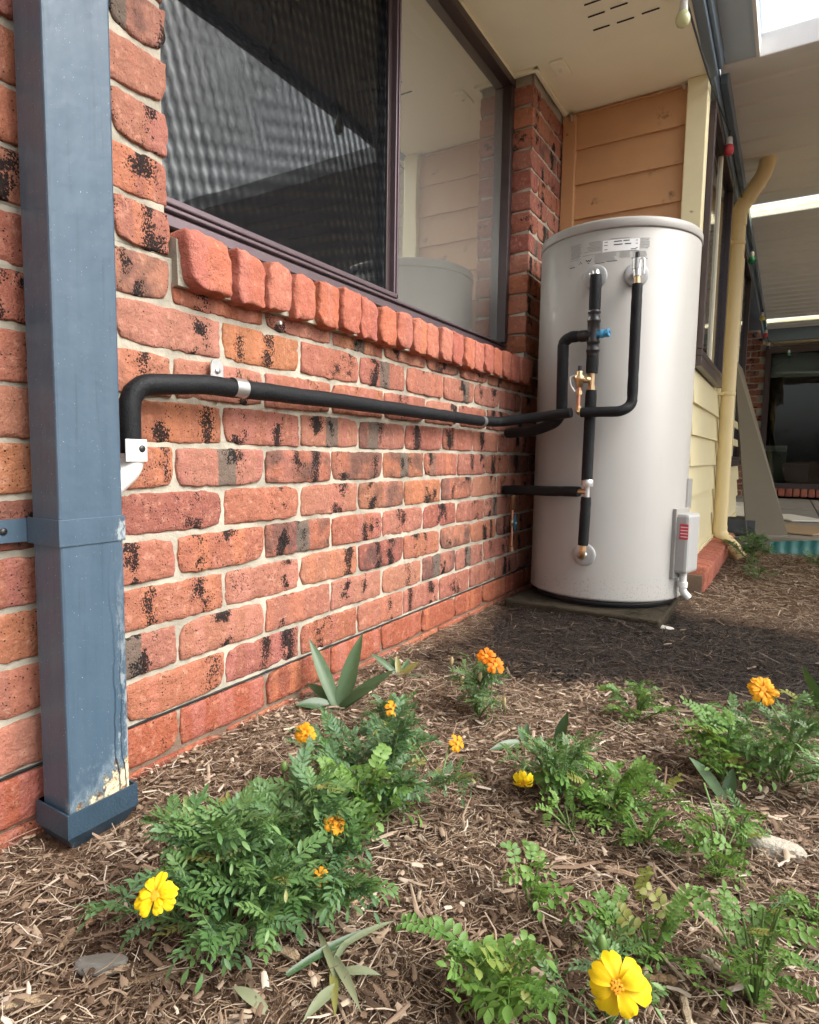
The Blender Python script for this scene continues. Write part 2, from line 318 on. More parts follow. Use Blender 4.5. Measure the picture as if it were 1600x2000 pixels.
def leaf_mat(name, a, b, trans=.25, rough=.42, petal=None):
    k = NT(name); r = k.rand(); p = k.pos()
    c = k.mix(r, a, b); c = k.mix(k.math('MULTIPLY', k.noise(p, 90, 3), .5), c, tuple(v*1.5 for v in a))
    if petal:
        so2 = k.n('SeparateXYZ'); k.set(so2.inputs[0], k.obj()); stv = k.noise(k.vadd(k.obj(), (900, 60, 60), 'MULTIPLY'), 1, 3)
        c = k.mix(k.math('MULTIPLY', k.math('SUBTRACT', 1, k.step(k.math('ADD', so2.outputs[1], k.math('MULTIPLY', stv, .012)), .006, .026)), .75), c, petal)
        c = k.mix(k.math('MULTIPLY', k.step(stv, .45, .7), .35), c, tuple(v*.72 for v in a))
    elif name.endswith('leaf'):
        wn_ = k.n('TexWhiteNoise', noise_dimensions='1D'); k.set(wn_.inputs['W'], k.math('MULTIPLY', r, 371.)); c = k.mix(k.math('MULTIPLY', k.step(wn_.outputs[0], .95, .98), .6), c, (.33, .27, .07)); c = k.mix(k.math('MULTIPLY', k.step(k.noise(p, 240, 2), .68, .74), .5), c, (.24, .22, .08))
    pr = k.n('BsdfPrincipled'); k.set(pr.inputs['Base Color'], c); pr.inputs['Roughness'].default_value = rough; pr.inputs['Specular IOR Level'].default_value = .4
    tr = k.n('BsdfTranslucent'); k.set(tr.inputs['Color'], k.mix(.5, c, (.2, .34, .03)))
    mx = k.n('MixShader'); mx.inputs[0].default_value = trans; k.t.links.new(pr.outputs[0], mx.inputs[1]); k.t.links.new(tr.outputs[0], mx.inputs[2]); return k.end(mx.outputs[0])
M['leaf_m'] = leaf_mat('marigold leaf', (.068, .150, .046), (.165, .27, .088), .28, .45)
M['leaf_d'] = leaf_mat('dark marigold leaf', (.052, .118, .048), (.12, .205, .09), .24, .45)
M['leaf_p'] = leaf_mat('pale marigold leaf', (.09, .16, .065), (.20, .28, .15))
M['leaf_w'] = leaf_mat('weed leaf', (.085, .180, .034), (.175, .295, .064), .32, .48)
M['leaf_s'] = leaf_mat('strap leaf', (.040, .080, .034), (.075, .125, .058), .12, .36)
M['leaf_x'] = leaf_mat('wilted leaf', (.12, .15, .08), (.22, .22, .13), .15, .6)
M['stem'] = leaf_mat('stem', (.09, .17, .045), (.16, .22, .07), .1)
M['bud'] = leaf_mat('dry bud', (.34, .27, .13), (.45, .38, .2), .2, .6)
M['yellow'] = leaf_mat('yellow petal', (.86, .58, .005), (.92, .66, .01), .4, .6, (.85, .36, .003))
M['orange'] = leaf_mat('orange petal', (.86, .22, .005), (.9, .30, .008), .4, .6, (.72, .10, .003))
M['amber'] = leaf_mat('amber petal', (.86, .36, .008), (.9, .42, .01), .4, .6, (.80, .20, .004))
M['disc'] = leaf_mat('flower disc', (.62, .26, .01), (.66, .32, .015), .1, .7)
def bulb_mat(name, c): return plain(name, c, .2, var=.03, bump=0)

def wet_mask(x, y):
    """0 dry .. 1 wet: the soaked patch of mulch in front of the slab"""
    n = nz(x*3.1, y*3.1, 3)*.22+nz(x*9, y*9, 8)*.12+nz(x*40, y*40, 5)*.10
    near = (y-(.66+.16*max(0, x-.4)))/.30+n*3
    far = (2.05-.25*(x-.6)-y)/.25+n*3
    edge = (x-.06)/.12+(y-1.25)*.5+n*2
    v = min(near, far, edge+.4, (1.75-x)/.3)
    return max(0., min(1., v))

# ---------------------------------------------------------------- ground
GZ = -.105
def gh(x, y):
    if y > 3.75: return GZ
    e = max(0., min(1., (x-.0)/.15))
    if y > 1.3: e += 1.6*max(0, 1-abs(y-1.475)/.10)*max(0, min(1, (.70-x)/.08))
    return GZ+(.012*nz(x*2.3, y*2.3, 1)*min(e, 1)+.010*max(0, e-1))+.006*nz(x*9, y*9, 2)+.03*max(0, min(1, (y-2.2)/1.5))*max(0, min(1, (x-.7)/.3))-.02*max(0., min(1., (-y-.1)/.4))*max(0., 1-x*3)
def ground_mat():
    k = NT('mulch soil'); p = k.pos(); at = k.n('Attribute', attribute_name='wet')
    f = k.noise(k.vadd(p, (1, 1, 1), 'MULTIPLY'), 55, 8, .75); g = k.noise(p, 8, 4)
    c = k.ramp(f, [(.25, (.035, .020, .012)), (.45, (.095, .056, .034)), (.6, (.165, .105, .065)), (.78, (.30, .21, .135))])
    c = k.mix(k.math('MULTIPLY', g, .5), c, (.10, .058, .034))
    c = k.mix(at.outputs['Fac'], c, k.mix(f, (.008, .006, .005), (.036, .027, .021)))
    return k.end(k.pbr(c, .95, 0, k.bump(k.noise(p, 170, 5, .7), .006), .15))
M['ground'] = ground_mat()
xs = np.concatenate([[-300, -60, -8, -2], np.arange(-.1, 2.0, .03), np.arange(2., 5, .25), [8, 20, 60, 300]])
ys = np.concatenate([[-300, -60, -12, -4], np.arange(-1.5, 3.9, .03), np.arange(4, 10, .5), [14, 30, 80, 300]])
gv = [(float(x), float(y), gh(x, y)) for y in ys for x in xs]; nx = len(xs)
gf = [(j*nx+i, j*nx+i+1, (j+1)*nx+i+1, (j+1)*nx+i) for j in range(len(ys)-1) for i in range(nx-1)]
me = bpy.data.meshes.new('ground'); me.from_pydata(gv, [], gf); me.polygons.foreach_set('use_smooth', [True]*len(gf))
at = me.attributes.new('wet', 'FLOAT', 'POINT'); at.data.foreach_set('value', [wet_mask(v[0], v[1]) if abs(v[0]) < 3 and -2 < v[1] < 4 else 0. for v in gv])
ground = tag(link('ground', me, M['ground']), kind='structure')
# paving of the patio beyond the edging
pv = tag(MB().box((-.2, 3.98, -.16), (9, 8.98, -.012)).build('patio_paving', M['paving']), kind='structure')
for i in range(9):
    for j in range(4):
        x0 = .66+j*.62; y0 = 4.0+i*.55
        MB().box((x0+.006, y0+.006, -.03), (x0+.614, y0+.544, .0+random.uniform(-.002, .003)), .006).build('paver', M['paving'], pv)

# ---------------------------------------------------------------- bricks
def brick_mesh(name, L, H, D, seed, r=.0048, amp=.0026, mat=None, shear=0):
    """rounded, chipped block: front at x=0 (outward +x), centred in y and z, depth D behind; no back face"""
    rr = random.Random(seed); hy, hz = L/2, H/2; so_ = rr.uniform(0, 900)
    ny = max(8, int(L/.010)); 
    Y = sorted(set([-hy, -hy+r*.35, -hy+r]+[(-hy+r)+(L-2*r)*i/ny for i in range(1, ny)]+[hy-r, hy-r*.35, hy]))
    Z = [-hz, -hz+r*.35, -hz+r]+[(-hz+r)+(H-2*r)*i/7 for i in range(1, 7)]+[hz-r, hz-r*.35, hz]
    X = [0, -r*.35, -r, -D]
    idx = {}; V = []; Fc = []
    cut = [rr.uniform(.003, .013) if rr.random() < .4 else rr.uniform(0, .003) for _ in range(4)]
    def vert(x, y, z):
        key = (round(x, 5), round(y, 5), round(z, 5))
        if key in idx: return idx[key]
        ix = min(x, -r); iy = max(-hy+r, min(hy-r, y)); iz = max(-hz+r, min(hz-r, z))
        d = Vector((x-ix, y-iy, z-iz)); 
        if d.length > 1e-9: d = d.normalized()*r
        p = Vector((ix, iy, iz))+d
        if x > -D+1e-6:
            # worn corners of the face, then wavering edges and a lumpy face
            for q, (sy, sz) in enumerate(((1, 1), (1, -1), (-1, 1), (-1, -1))):
                k = max(0, 1-math.hypot((p.y*sy-hy)/.045, (p.z*sz-hz)/.03)); p.y -= sy*cut[q]*k; p.z -= sz*cut[q]*k*.8
            s = 34
            if abs(p.z) > hz-r*1.2: p.z += amp*nz(p.y*s, so_, math.copysign(3, p.z))*.8+amp*.9*nz(p.y*110, so_+70, math.copysign(3, p.z))-math.copysign(.0012, p.z)
            if abs(p.y) > hy-r*1.2: p.y += amp*nz(p.z*s, so_+50, math.copysign(3, p.y))*1.0+amp*.9*nz(p.z*110, so_+90, math.copysign(3, p.y))
            p.x += amp*.40*nz(p.y*26, p.z*34, so_+9)+amp*.5*nz(p.y*90, p.z*90, so_+19)
            ed_ = max(0, 1-min(hy-abs(p.y), hz-abs(p.z))/.016); p.x -= ed_*(.0004+.0075*max(0, nz(p.y*38, p.z*38, so_+31)-.05)+.004*max(0, nz(p.y*120, p.z*120, so_+37)))
            p.z -= shear*p.x
        idx[key] = len(V); V.append(p); return idx[key]
    for a, b in zip(Y, Y[1:]):
        for c, d in zip(Z, Z[1:]): Fc.append((vert(0, a, c), vert(0, b, c), vert(0, b, d), vert(0, a, d)))
        for c, d in zip(X, X[1:]):
            Fc.append((vert(d, a, hz), vert(c, a, hz), vert(c, b, hz), vert(d, b, hz))); Fc.append((vert(c, a, -hz), vert(d, a, -hz), vert(d, b, -hz), vert(c, b, -hz)))
    for a, b in zip(Z, Z[1:]):
        for c, d in zip(X, X[1:]):
            Fc.append((vert(c, hy, a), vert(d, hy, a), vert(d, hy, b), vert(c, hy, b))); Fc.append((vert(d, -hy, a), vert(c, -hy, a), vert(c, -hy, b), vert(d, -hy, b)))
    me = bpy.data.meshes.new(name); me.from_pydata(V, [], Fc); me.polygons.foreach_set('use_smooth', [True]*len(Fc)); me.materials.append(mat or M['brick']); return me
FULL = [brick_mesh('brick', .2335+random.uniform(-.003, .002), .0795, .105, i) for i in range(20)]
HALF = [brick_mesh('brick', .1135, .0795, .105, 40+i) for i in range(5)]
LOWF = [brick_mesh('brick', .2335, .0795, .105, 60+i, mat=M['brick_low']) for i in range(6)]
TQ = [brick_mesh('brick', .152, .0795, .105, 80+i) for i in range(4)]
def put(name, me, parent, loc, rz=0, rot=None):
    o = bpy.data.objects.new(name, me); COL.objects.link(o); o.parent = parent; o.location = loc; o.rotation_euler = rot or (0, 0, rz); return o
def jit(a): return random.uniform(-a, a)

house = tag(empty('house', (0, 0, GZ)), 'low red brick and weatherboard house with wide cream eave over a dark framed window', 'house')
HO = Vector((0, 0, -GZ))          # children are built in world coordinates; the empty stands at ground level
house.location = (0, 0, 0)

def slab(mb, x0, x1, y0, y1, z0, z1, step=.018):
    """mortar body with an uneven front at x1"""
    ny, nz_ = max(1, int((y1-y0)/step)), max(1, int((z1-z0)/step)); vs = []
    for j in range(nz_+1):
        for i in range(ny+1):
            y, z = y0+(y1-y0)*i/ny, z0+(z1-z0)*j/nz_; vs.append((x1+.0030*nz(y*22, z*22, 5)+.0022*nz(y*60, z*60, 6), y, z))
    mb.add(vs, [(j*(ny+1)+i, j*(ny+1)+i+1, (j+1)*(ny+1)+i+1, (j+1)*(ny+1)+i) for j in range(nz_) for i in range(ny)], True)
    mb.box((x0, y0, z0), (x1-.006, y1, z1))
WALL_Y0, PIER, WB, WT = -1.56, 1.822, 2.232, 2.11
mb = MB()
slab(mb, -.11, -.0048, WALL_Y0, 2.225, -.32, .862); slab(mb, -.105, -.0048, WALL_Y0, -.012, .863, WT-.003); slab(mb, -.105, -.0048, PIER+.012, 2.225, .863, WT-.003)
wall = mb.build('brick_wall', M['mortar'], house)
BH = .086
nb = 0
for c in range(-2, 26):
    zc = (c-.5)*BH
    if zc+BH/2 > WT+.03: break
    odd = c % 2 != 0
    k = -7
    while True:
        yc = (k+.5)*.24+(.12 if odd else 0); k += 1
        if yc > 2.4: break
        y0, y1 = yc-.1155, yc+.1155; low = c <= 0
        if yc < WALL_Y0+.1: continue
        hole = zc > .83
        def cutbrick(a, b):
            w = b-a; pool = HALF if w < .13 else (TQ if w < .19 else FULL); me = LOWF[random.randrange(6)] if low and w > .19 else random.choice(pool)
            if zc+.0373 > WT-.004: pass
            o = put('brick', me, wall, (jit(.002)+(.001 if not low else .003), (a+b)/2, zc+jit(.0015)), rot=(jit(.008), 0, jit(.006)))
            base = {id(HALF): .110, id(TQ): .152, id(FULL): .2285}[id(pool)]
            o.scale = (1, (w)/base if abs(w-base) > .006 else 1, 1 if zc+.037 < WT-.002 else .5)
            if zc+.037 >= WT-.002: o.location.z = zc-BH/2+.010+.0187
            if random.random() < .5 and not hole: o.rotation_euler = (math.pi+o.rotation_euler[0], 0, o.rotation_euler[2])
        if not hole:
            if y0 > 2.16: continue
            cutbrick(y0, min(y1, 2.222))
        else:
            if y0 < -.02:
                if y1 > 0: y1 = -.003
                if y1-y0 > .05: cutbrick(y0, y1)
            elif y1 > PIER+.03:
                y0 = max(y0, PIER+.003); y1 = min(y1, 2.222)
                if y1-y0 > .05: cutbrick(y0, y1)
# the joints of the pier's short side
# sloping sill of bricks on edge
SILL = [brick_mesh('sill_brick', .0765+random.uniform(-.004, .003), .108, .135, 120+i, r=.0065, amp=.0048, mat=M['brick_sill'], shear=.42) for i in range(9)]
first = brick_mesh('sill_brick', .106, .110, .135, 140, r=.010, amp=.0065, mat=M['brick_sill'], shear=.42)
y = .012; i = 0
while y < 1.80:
    w = .106 if i == 0 else .0765
    if y+w > 1.815: w = 1.815-y
    o = put('sill_brick', first if i == 0 else random.choice(SILL), wall, (.040+jit(.004), y+w/2, .858+jit(.003)), rot=(jit(.03), jit(.03), jit(.03)))
    if i and w < .07: o.scale.y = max(.3, w/.0765)
    y += w+.0095; i += 1
mb = MB(); mb.add([(.014, .003, .812), (.026, 1.819, .812), (.024, 1.819, .902), (.010, .003, .896), (-.10, 1.819, .945), (-.10, .003, .945), (-.10, 1.819, .806), (-.10, .003, .806)], [(0, 1, 2, 3), (3, 2, 4, 5), (0, 3, 5, 7), (1, 6, 4, 2), (0, 7, 6, 1)])
mb.build('sill_mortar', M['mortar'], wall)
MB().box((-.09, WALL_Y0, -.0030), (.0012, 2.2, -.0005)).build('damp_course', M['blackplastic'], wall)
mb = MB().tube([(.0, .28, .795), (.012, .28, .795)], .004, 8); mb.build('wall_plug', M['white_pl'], wall)

# ---------------------------------------------------------------- window under the eave
win = MB().box((-.165, .0, .955), (-.085, 1.83, .975)).box((-.15, -.05, .975), (-.10, 1.835, .998)).build('window', M['frame_hi'], house)
MB().box((-.105, -.05, .998), (-.088, .93, 1.012), .003).box((-.098, -.05, .984), (-.084, 1.835, .992), .002).build('window_track', M['frame_hi'], win)
MB().box((-.165, -.06, 2.062), (-.085, 1.84, 2.105), .003).build('window_head', M['frame'], win)
MB().box((-.165, 1.792, .999), (-.085, 1.835, 2.061), .003).build('window_jamb', M['frame'], win)
MB().box((-.165, -.06, .999), (-.085, -.02, 2.061), .003).build('window_jamb', M['frame'], win)
MB().box((-.118, .908, .9995), (-.092, .916, 2.06), .0015).box((-.118, .918, .9995), (-.088, .926, 2.06), .0015).box((-.118, .928, .9995), (-.094, .934, 2.06), .0015).build('mullion', M['frame_hi'], win)
MB().box((-.1345, -.02, 1.0), (-.1305, .9, 2.06)).build('glass_pane', M['glass'], win)
MB().box((-.1275, .91, 1.0), (-.1235, 1.79, 2.06)).build('glass_pane', M['glass_milky'], win)
MB().quad((-.112, -.02, 1.0), (-.112, .892, 1.0), (-.112, .892, 2.06), (-.112, -.02, 2.06)).build('fly_screen', M['screen'], win)
MB().box((-.118, .886, 1.013), (-.108, .9075, 2.06), .002).build('screen_frame', M['frame'], win)
MB().box((-.30, 1.70, 1.0), (-.166, 1.835, 2.06)).box((-.30, .94, 2.0), (-.166, 1.7, 2.06)).box((-.30, -.06, .95), (-.166, 1.7, .995)).build('window_reveal', M['reveal'], win)
MB().box((-.235, .95, .997), (-.225, 1.695, 1.998)).build('pane_backing', M['sheer'], win)
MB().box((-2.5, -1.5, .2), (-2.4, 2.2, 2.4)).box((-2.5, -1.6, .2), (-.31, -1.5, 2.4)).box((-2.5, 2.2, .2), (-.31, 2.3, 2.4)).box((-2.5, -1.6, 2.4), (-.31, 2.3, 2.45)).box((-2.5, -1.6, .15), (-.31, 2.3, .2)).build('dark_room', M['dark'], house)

# ---------------------------------------------------------------- eave
sof = MB().box((-.32, -3.0, WT), (.615, 2.6, WT+.04)).build('soffit', M['cream_soffit'], house)
MB().box((-.20, -3, WT-.016), (-.082, PIER-.002, WT-.001), .003).box((-.082, PIER-.022, WT-.0165), (.022, PIER-.003, WT-.0005), .003).box((.003, PIER-.022, WT-.017), (.022, WB-.002, WT-.001), .003).build('soffit_trim', M['cream_soffit'], sof)
MB().box((.12, 1.94, WT-.004), (.60, 1.965, WT-.0005)).build('joint_strip', M['cream_soffit'], sof) if False else None
for px, py in ((1158, 3), (1209, 10), (1165, 27), (1222, 38), (1175, 53), (1271, 20), (1190, -22), (1245, -10)):
    p = pix(px, py, 'z', WT); MB().box((p.x-.03, p.y-.002, WT-.0035), (p.x+.03, p.y+.0025, WT-.0008)).build('vent_slot', M['dark'], sof)
MB().box((.07, 1.80, WT-.012), (.13, 1.91, WT-.0005), .004).build('junction_box', M['cream_soffit'], sof)
MB().tube([(.10, 1.855, WT-.012), (.10, 1.855, WT-.02)], .006, 10).build('junction_box_screw', M['white_pl'], sof)
# fascia and gutter along the eave, a flat lined overhang beyond it and its white lip
MB().box((.615, -3, WT-.012), (.655, 2.225, WT+.09), .006).box((.655, -3, WT+.012), (.672, 2.225, WT+.148), .006).build('gutter', M['gutter'], house)
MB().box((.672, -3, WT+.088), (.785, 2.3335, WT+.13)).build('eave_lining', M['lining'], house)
MB().box((.7855, -3, WT+.078), (.800, 2.3335, WT+.145), .003).build('eave_lip', M['whitebeam'], house)
MB().box((.612, 2.227, WT-.012), (.642, 9.0, WT+.10), .004).build('fascia', M['gutter'], house)
MB().box((-3, -3, WT+.15), (.80, 2.32, WT+.2)).box((-3, 2.3205, WT+.15), (.60, 9.5, WT+.2)).build('roof', M['gutter'], house)

# ---------------------------------------------------------------- weatherboard return beside the tank
ret = MB().box((.0, WB+.012, -.2), (.60, WB+.05, WT)).build('weatherboard_wall', M['tan'], house)
def board_x(x0, x1, z0, z1, name='weatherboard'):
    # lapped board facing -y: thick lower edge, thin upper edge
    vs = [(x, yy, zz) for x in (x0, x1) for yy, zz in ((WB-.010, z0), (WB+.011, z0), (WB+.011, z1), (WB+.004, z1), (WB-.0095, z0+.004))]
    MB().add(vs, [(0, 1, 2, 3, 4), (5, 9, 8, 7, 6), (0, 4, 9, 5), (4, 3, 8, 9), (3, 2, 7, 8), (0, 5, 6, 1)]).build(name, M['tan'], ret)
z = 2.094
zz = [1.9375-.157*i for i in range(-1, 14)]
for i, z0 in enumerate(zz):
    if z0 < -.1: break
    board_x(.066, .541, z0, min(z0+.165, WT-.001))
MB().box((.004, WB-.028, -.1), (.0655, WB+.01, WT-.02), .003).build('inner_stop', M['tan'], ret)
MB().box((.5415, WB-.034, -.06), (.624, WB+.045, WT-.001), .004).build('corner_post', M['cream'], ret)
MB().tube([(.03, WB-.035, WT-.02), (.05, WB-.05, WT-.03), (.05, WB-.04, WT-.055)], .006, 8).tube([(.522, WB-.02, WT-.01), (.53, WB-.035, WT-.035)], .006, 8).build('hook', M['steel'], ret)

# side wall beyond the post, its windows and brick footing
SX = .618
side = MB().box((.50, WB+.046, .03), (SX-.012, 5.6, WT+.05)).build('side_wall', M['cream'], house)
def board_y(y0, y1, z0, z1):
    vs = [(xx, yy, zz_) for yy in (y0, y1) for xx, zz_ in ((SX+.012, z0), (SX-.011, z0), (SX-.011, z1), (SX-.004, z1), (SX+.0115, z0+.004))]
    MB().add(vs, [(0, 1, 2, 3, 4), (5, 9, 8, 7, 6), (0, 4, 9, 5), (4, 3, 8, 9), (3, 2, 7, 8), (0, 5, 6, 1)]).build('weatherboard', M['cream'], side)
for i in range(7):
    z0 = .045+i*.143
    if z0 < .85: board_y(WB+.047, 5.6, z0, min(z0+.15, .925))
MB().box((SX-.01, WB+.046, .0), (SX+.02, 5.6, .044), .003).build('bottom_rail', M['cream'], side)
def side_window(y0, y1, z0, z1):
    w = MB().box((SX-.005, y0, z0), (SX+.03, y1, z0+.03), .003).box((SX-.005, y0, z1-.03), (SX+.03, y1, z1), .003).box((SX-.005, y0, z0+.031), (SX+.03, y0+.04, z1-.031), .003).box((SX-.005, y1-.04, z0+.031), (SX+.03, y1, z1-.031), .003).build('side_window', M['frame'], house)
    MB().box((SX-.002, y0+.04, z0+.03), (SX+.006, y1-.04, z1-.03)).build('glass_pane', M['glass_dark2'], w)
    MB().box((SX-.003, (y0+y1)/2-.02, z0+.031), (SX+.016, (y0+y1)/2+.02, z1-.031), .002).build('mullion', M['cream_soffit'], w)
    MB().box((SX-.004, y1+.001, z0-.02), (SX+.024, y1+.05, z1+.02), .003).build('architrave', M['cream'], w)
    MB().box((SX-.004, y0-.01, z0-.045), (SX+.030, y1+.01, z0-.002), .003).build('sill', M['frame'], w)
M['glass_dark2'] = plain('dark pane', (.012, .014, .018), .06, var=.05, bump=0)
side_window(WB+.06, 3.30, .965, 2.04); side_window(3.95, 5.3, .5, 2.04)
foot = MB().box((.50, WB+.05, -.3), (SX+.085, 4.0, -.02)).build('brick_footing', M['mortar'], house)
y = WB+.06; fb = [brick_mesh('footing_brick', .075, .13, .12, 160+i, r=.014, amp=.004, mat=M['brick_sill']) for i in range(4)]
while y < 3.9:
    put('footing_brick', random.choice(fb), foot, (SX+.105+jit(.004), y+.04, -.047+jit(.003)), rot=(jit(.02), .10, jit(.03))); y += .086

# ---------------------------------------------------------------- far wall with the sliding door
YD = 9.0
far = MB().box((-.6, YD+.02, -.1), (.72, YD+.25, 2.35)).box((2.7, YD+.02, -.1), (6, YD+.25, 2.35)).box((.72, YD+.02, 2.02), (2.7, YD+.25, 2.35)).build('far_wall', M['mortar'], house)
FM = [brick_mesh('brick', .2285, .0745, .05, 200+i, mat=M['brick']) for i in range(3)]
for c in range(0, 26):
    for k in range(4):
        x = .60-.24*k-(.12 if c % 2 else 0)
        if x < .1: continue
        o = put('brick', random.choice(FM), far, (x, YD+.012, .043+c*BH), rz=-math.pi/2)
for k in range(16):
    put('sill_brick', random.choice(fb), far, (.78+k*.086, YD-.03, .085), rz=-math.pi/2)
door = MB().box((.66, YD-.03, 1.93), (2.8, YD+.05, 2.02)).box((.66, YD-.03, .16), (.73, YD+.05, 1.929)).box((1.42, YD-.02, .16), (1.50, YD+.05, 1.929)).box((.731, YD-.03, .13), (2.8, YD+.05, .20)).build('sliding_door', M['frame'], house)
MB().box((.731, YD+.03, .2), (1.42, YD+.034, 1.929)).box((1.5, YD+.03, .2), (2.7, YD+.034, 1.929)).build('glass_pane', M['glass_dark'], door)
MB().box((.74, YD+.1, 1.62), (2.7, YD+.12, 1.93)).build('pane_backing', M['pane_backing'], door)  # added panel standing for the sky reflected in the door's upper glass
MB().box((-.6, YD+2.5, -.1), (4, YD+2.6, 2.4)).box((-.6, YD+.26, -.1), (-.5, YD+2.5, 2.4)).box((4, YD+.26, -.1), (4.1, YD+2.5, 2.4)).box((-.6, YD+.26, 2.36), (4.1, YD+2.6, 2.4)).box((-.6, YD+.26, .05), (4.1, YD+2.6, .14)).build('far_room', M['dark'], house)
MB().box((.62, YD-.10, 2.05), (4, YD+.015, 2.20)).build('far_lintel', M['cream'], house)

# ---------------------------------------------------------------- patio roof
pr = tag(empty('patio_roof', (0, 0, 0)), 'flat patio roof with ribbed underside and white front beam beyond the tank', 'patio roof')
RZ = 2.225
def ribbed(name, y0, y1, mat, parent, x0=.648, x1=5.4, z=RZ):
    vs = []; fs = []; y = y0; prof = []
    while y < y1-.001:
        for dy, dz in ((0, 0), (.13, 0), (.140, .010), (.19, .010), (.2, 0)):
            if y+dy <= y1: prof.append((y+dy, z+dz))
        y += .2
    for (yy, zz_) in prof: vs += [(x0, yy, zz_), (x1, yy, zz_), (x0, yy, zz_+.006), (x1, yy, zz_+.006)]
    for i in range(len(prof)-1): fs += [(4*i, 4*i+1, 4*i+5, 4*i+4), (4*i+2, 4*i+6, 4*i+7, 4*i+3)]
    n = len(prof)-1; fs += [(0, 2, 3, 1), (4*n, 4*n+1, 4*n+3, 4*n+2)]
    return MB().add(vs, fs).build(name, mat, parent)
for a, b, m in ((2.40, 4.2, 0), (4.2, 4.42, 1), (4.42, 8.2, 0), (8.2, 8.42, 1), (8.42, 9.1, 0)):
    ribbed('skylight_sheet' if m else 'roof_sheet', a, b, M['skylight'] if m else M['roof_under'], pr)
MB().box((.648, 2.335, RZ-.035), (5.4, 2.395, RZ+.06), .005).build('front_beam', M['whitebeam'], pr)
MB().box((.645, 2.40, RZ-.07), (.675, 9.0, RZ-.002), .004).build('side_beam', M['gutter'], pr)
MB().box((.645, 8.83, RZ-.16), (5.4, 8.9, RZ-.002), .004).build('end_beam', M['gutter'], pr)
MB().box((5.25, 2.45, -.3), (5.35, 2.55, RZ-.002), .004).build('post', M['whitebeam'], pr)

# ---------------------------------------------------------------- hot water tank on its slab
slab_o = tag(MB().box((.07, 1.50, -.16), (.655, 2.20, -.062), .008).build('concrete_slab', M['concrete']), 'mossy concrete slab under the hot water tank', 'slab')
TX, TY, TR = .369, 1.86, .305
tank = tag(empty('water_heater', (TX, TY, -.06)), 'tall warm grey cylindrical hot water tank standing in the corner', 'water heater')
tank.location = (0, 0, 0)
MB().lathe([(0, -.062), (TR-.03, -.062), (TR-.03, -.036), (0, -.036)], (TX, TY, 0), n=64).build('base_ring', M['blackplastic'], tank)
MB().lathe([(0, -.034), (TR-.004, -.034), (TR, -.030), (TR, -.024), (TR-.0015, -.020), (TR-.0015, 1.322), (TR-.006, 1.326)], (TX, TY, 0), n=96).build('body', M['tankpaint'], tank)
MB().lathe([(TR-.010, 1.324), (TR+.001, 1.325), (TR+.003, 1.329), (TR+.003, 1.352), (TR-.001, 1.360), (TR-.02, 1.367), (TR-.06, 1.371), (0, 1.378)], (TX, TY, 0), n=96).build('lid', M['tankpaint'], tank)
def cyl(a, z, r=TR): return Vector((TX+r*math.cos(R(a)), TY+r*math.sin(R(a)), z))
def patch(mb, a0, a1, z0, z1, off=.0008, z0b=None, z1b=None):
    n = max(1, int(abs(a1-a0)/3)); vs = []
    for i in range(n+1):
        a = a0+(a1-a0)*i/n; t = i/n; vs += [cyl(a, z0+(0 if z0b is None else (z0b-z0)*t), TR-.0015+off), cyl(a, z1+(0 if z1b is None else (z1b-z1)*t), TR-.0015+off)]
    mb.add(vs, [(2*i, 2*i+2, 2*i+3, 2*i+1) for i in range(n)], True)
def pl(px, py):
    d = _f+_r*((px-800)/FPX)-_u*((py-1000)/FPX); ox, oy = CAMP.x-TX, CAMP.y-TY; a = d.x**2+d.y**2; b = 2*(ox*d.x+oy*d.y); c = ox*ox+oy*oy-TR*TR
    t = (-b-math.sqrt(max(0, b*b-4*a*c)))/(2*a); p = CAMP+d*t; return math.degrees(math.atan2(p.y-TY, p.x-TX)), p.z
mb = MB(); patch(mb, -87.3, -63.5, 1.243, 1.283, .0012); rp = mb.build('rating_plate', M['plate'], tank)
mb = MB()
for a0, a1, z in ((-80, -75, 1.275), (-74, -70, 1.276), (-80, -74.5, 1.264), (-73, -69, 1.2645)): patch(mb, a0, a1, z, z+.0035, .002)
for z in (1.276, 1.265, 1.25): patch(mb, -86.3, -84, z, z+.002, .002); patch(mb, -66, -64.6, z, z+.002, .002)
patch(mb, -69, -65.5, 1.246, 1.2485, .002)
mb.build('plate_print', M['printblack'], rp)
mb = MB(); rr = random.Random(3)
for i in range(13): patch(mb, -110.8+rr.uniform(0, .8), -102+rr.uniform(-1.6, .4), 1.286-i*.0039, 1.2882-i*.0039)
for i in range(7): patch(mb, -97+(i % 3)*1.2-i*.5, -88.3, 1.283-i*.0052, 1.2852-i*.0052)
for i in range(7): patch(mb, -62.8, -57+rr.uniform(-1.5, .8), 1.283-i*.0055, 1.2852-i*.0055)
for i in range(9): patch(mb, -92.5, -78.5+rr.uniform(-1, .5), 1.2375-i*.0032, 1.2388-i*.0032)
for i in range(7): patch(mb, -76, -69+rr.uniform(-1, .5), 1.2375-i*.003, 1.2387-i*.003); patch(mb, -67.5, -58.5+rr.uniform(-.6, .3), 1.2385-i*.003, 1.2398-i*.003)
patch(mb, -101, -88, 1.2405, 1.242); patch(mb, -111, -102, 1.2325, 1.234); patch(mb, -82.5, -69.5, 1.286, 1.2885)
mb.build('label_print', M['print'], tank)
mb = MB(); patch(mb, -91.8, -85.5, 1.2065, 1.2085); patch(mb, -84.5, -77.5, 1.2085, 1.2105); patch(mb, -68.5, -63.5, 1.2145, 1.217); patch(mb, -62.3, -59.8, 1.2145, 1.2175); patch(mb, -59, -57.6, 1.214, 1.2155); patch(mb, -111.2, -107, 1.2075, 1.2095)
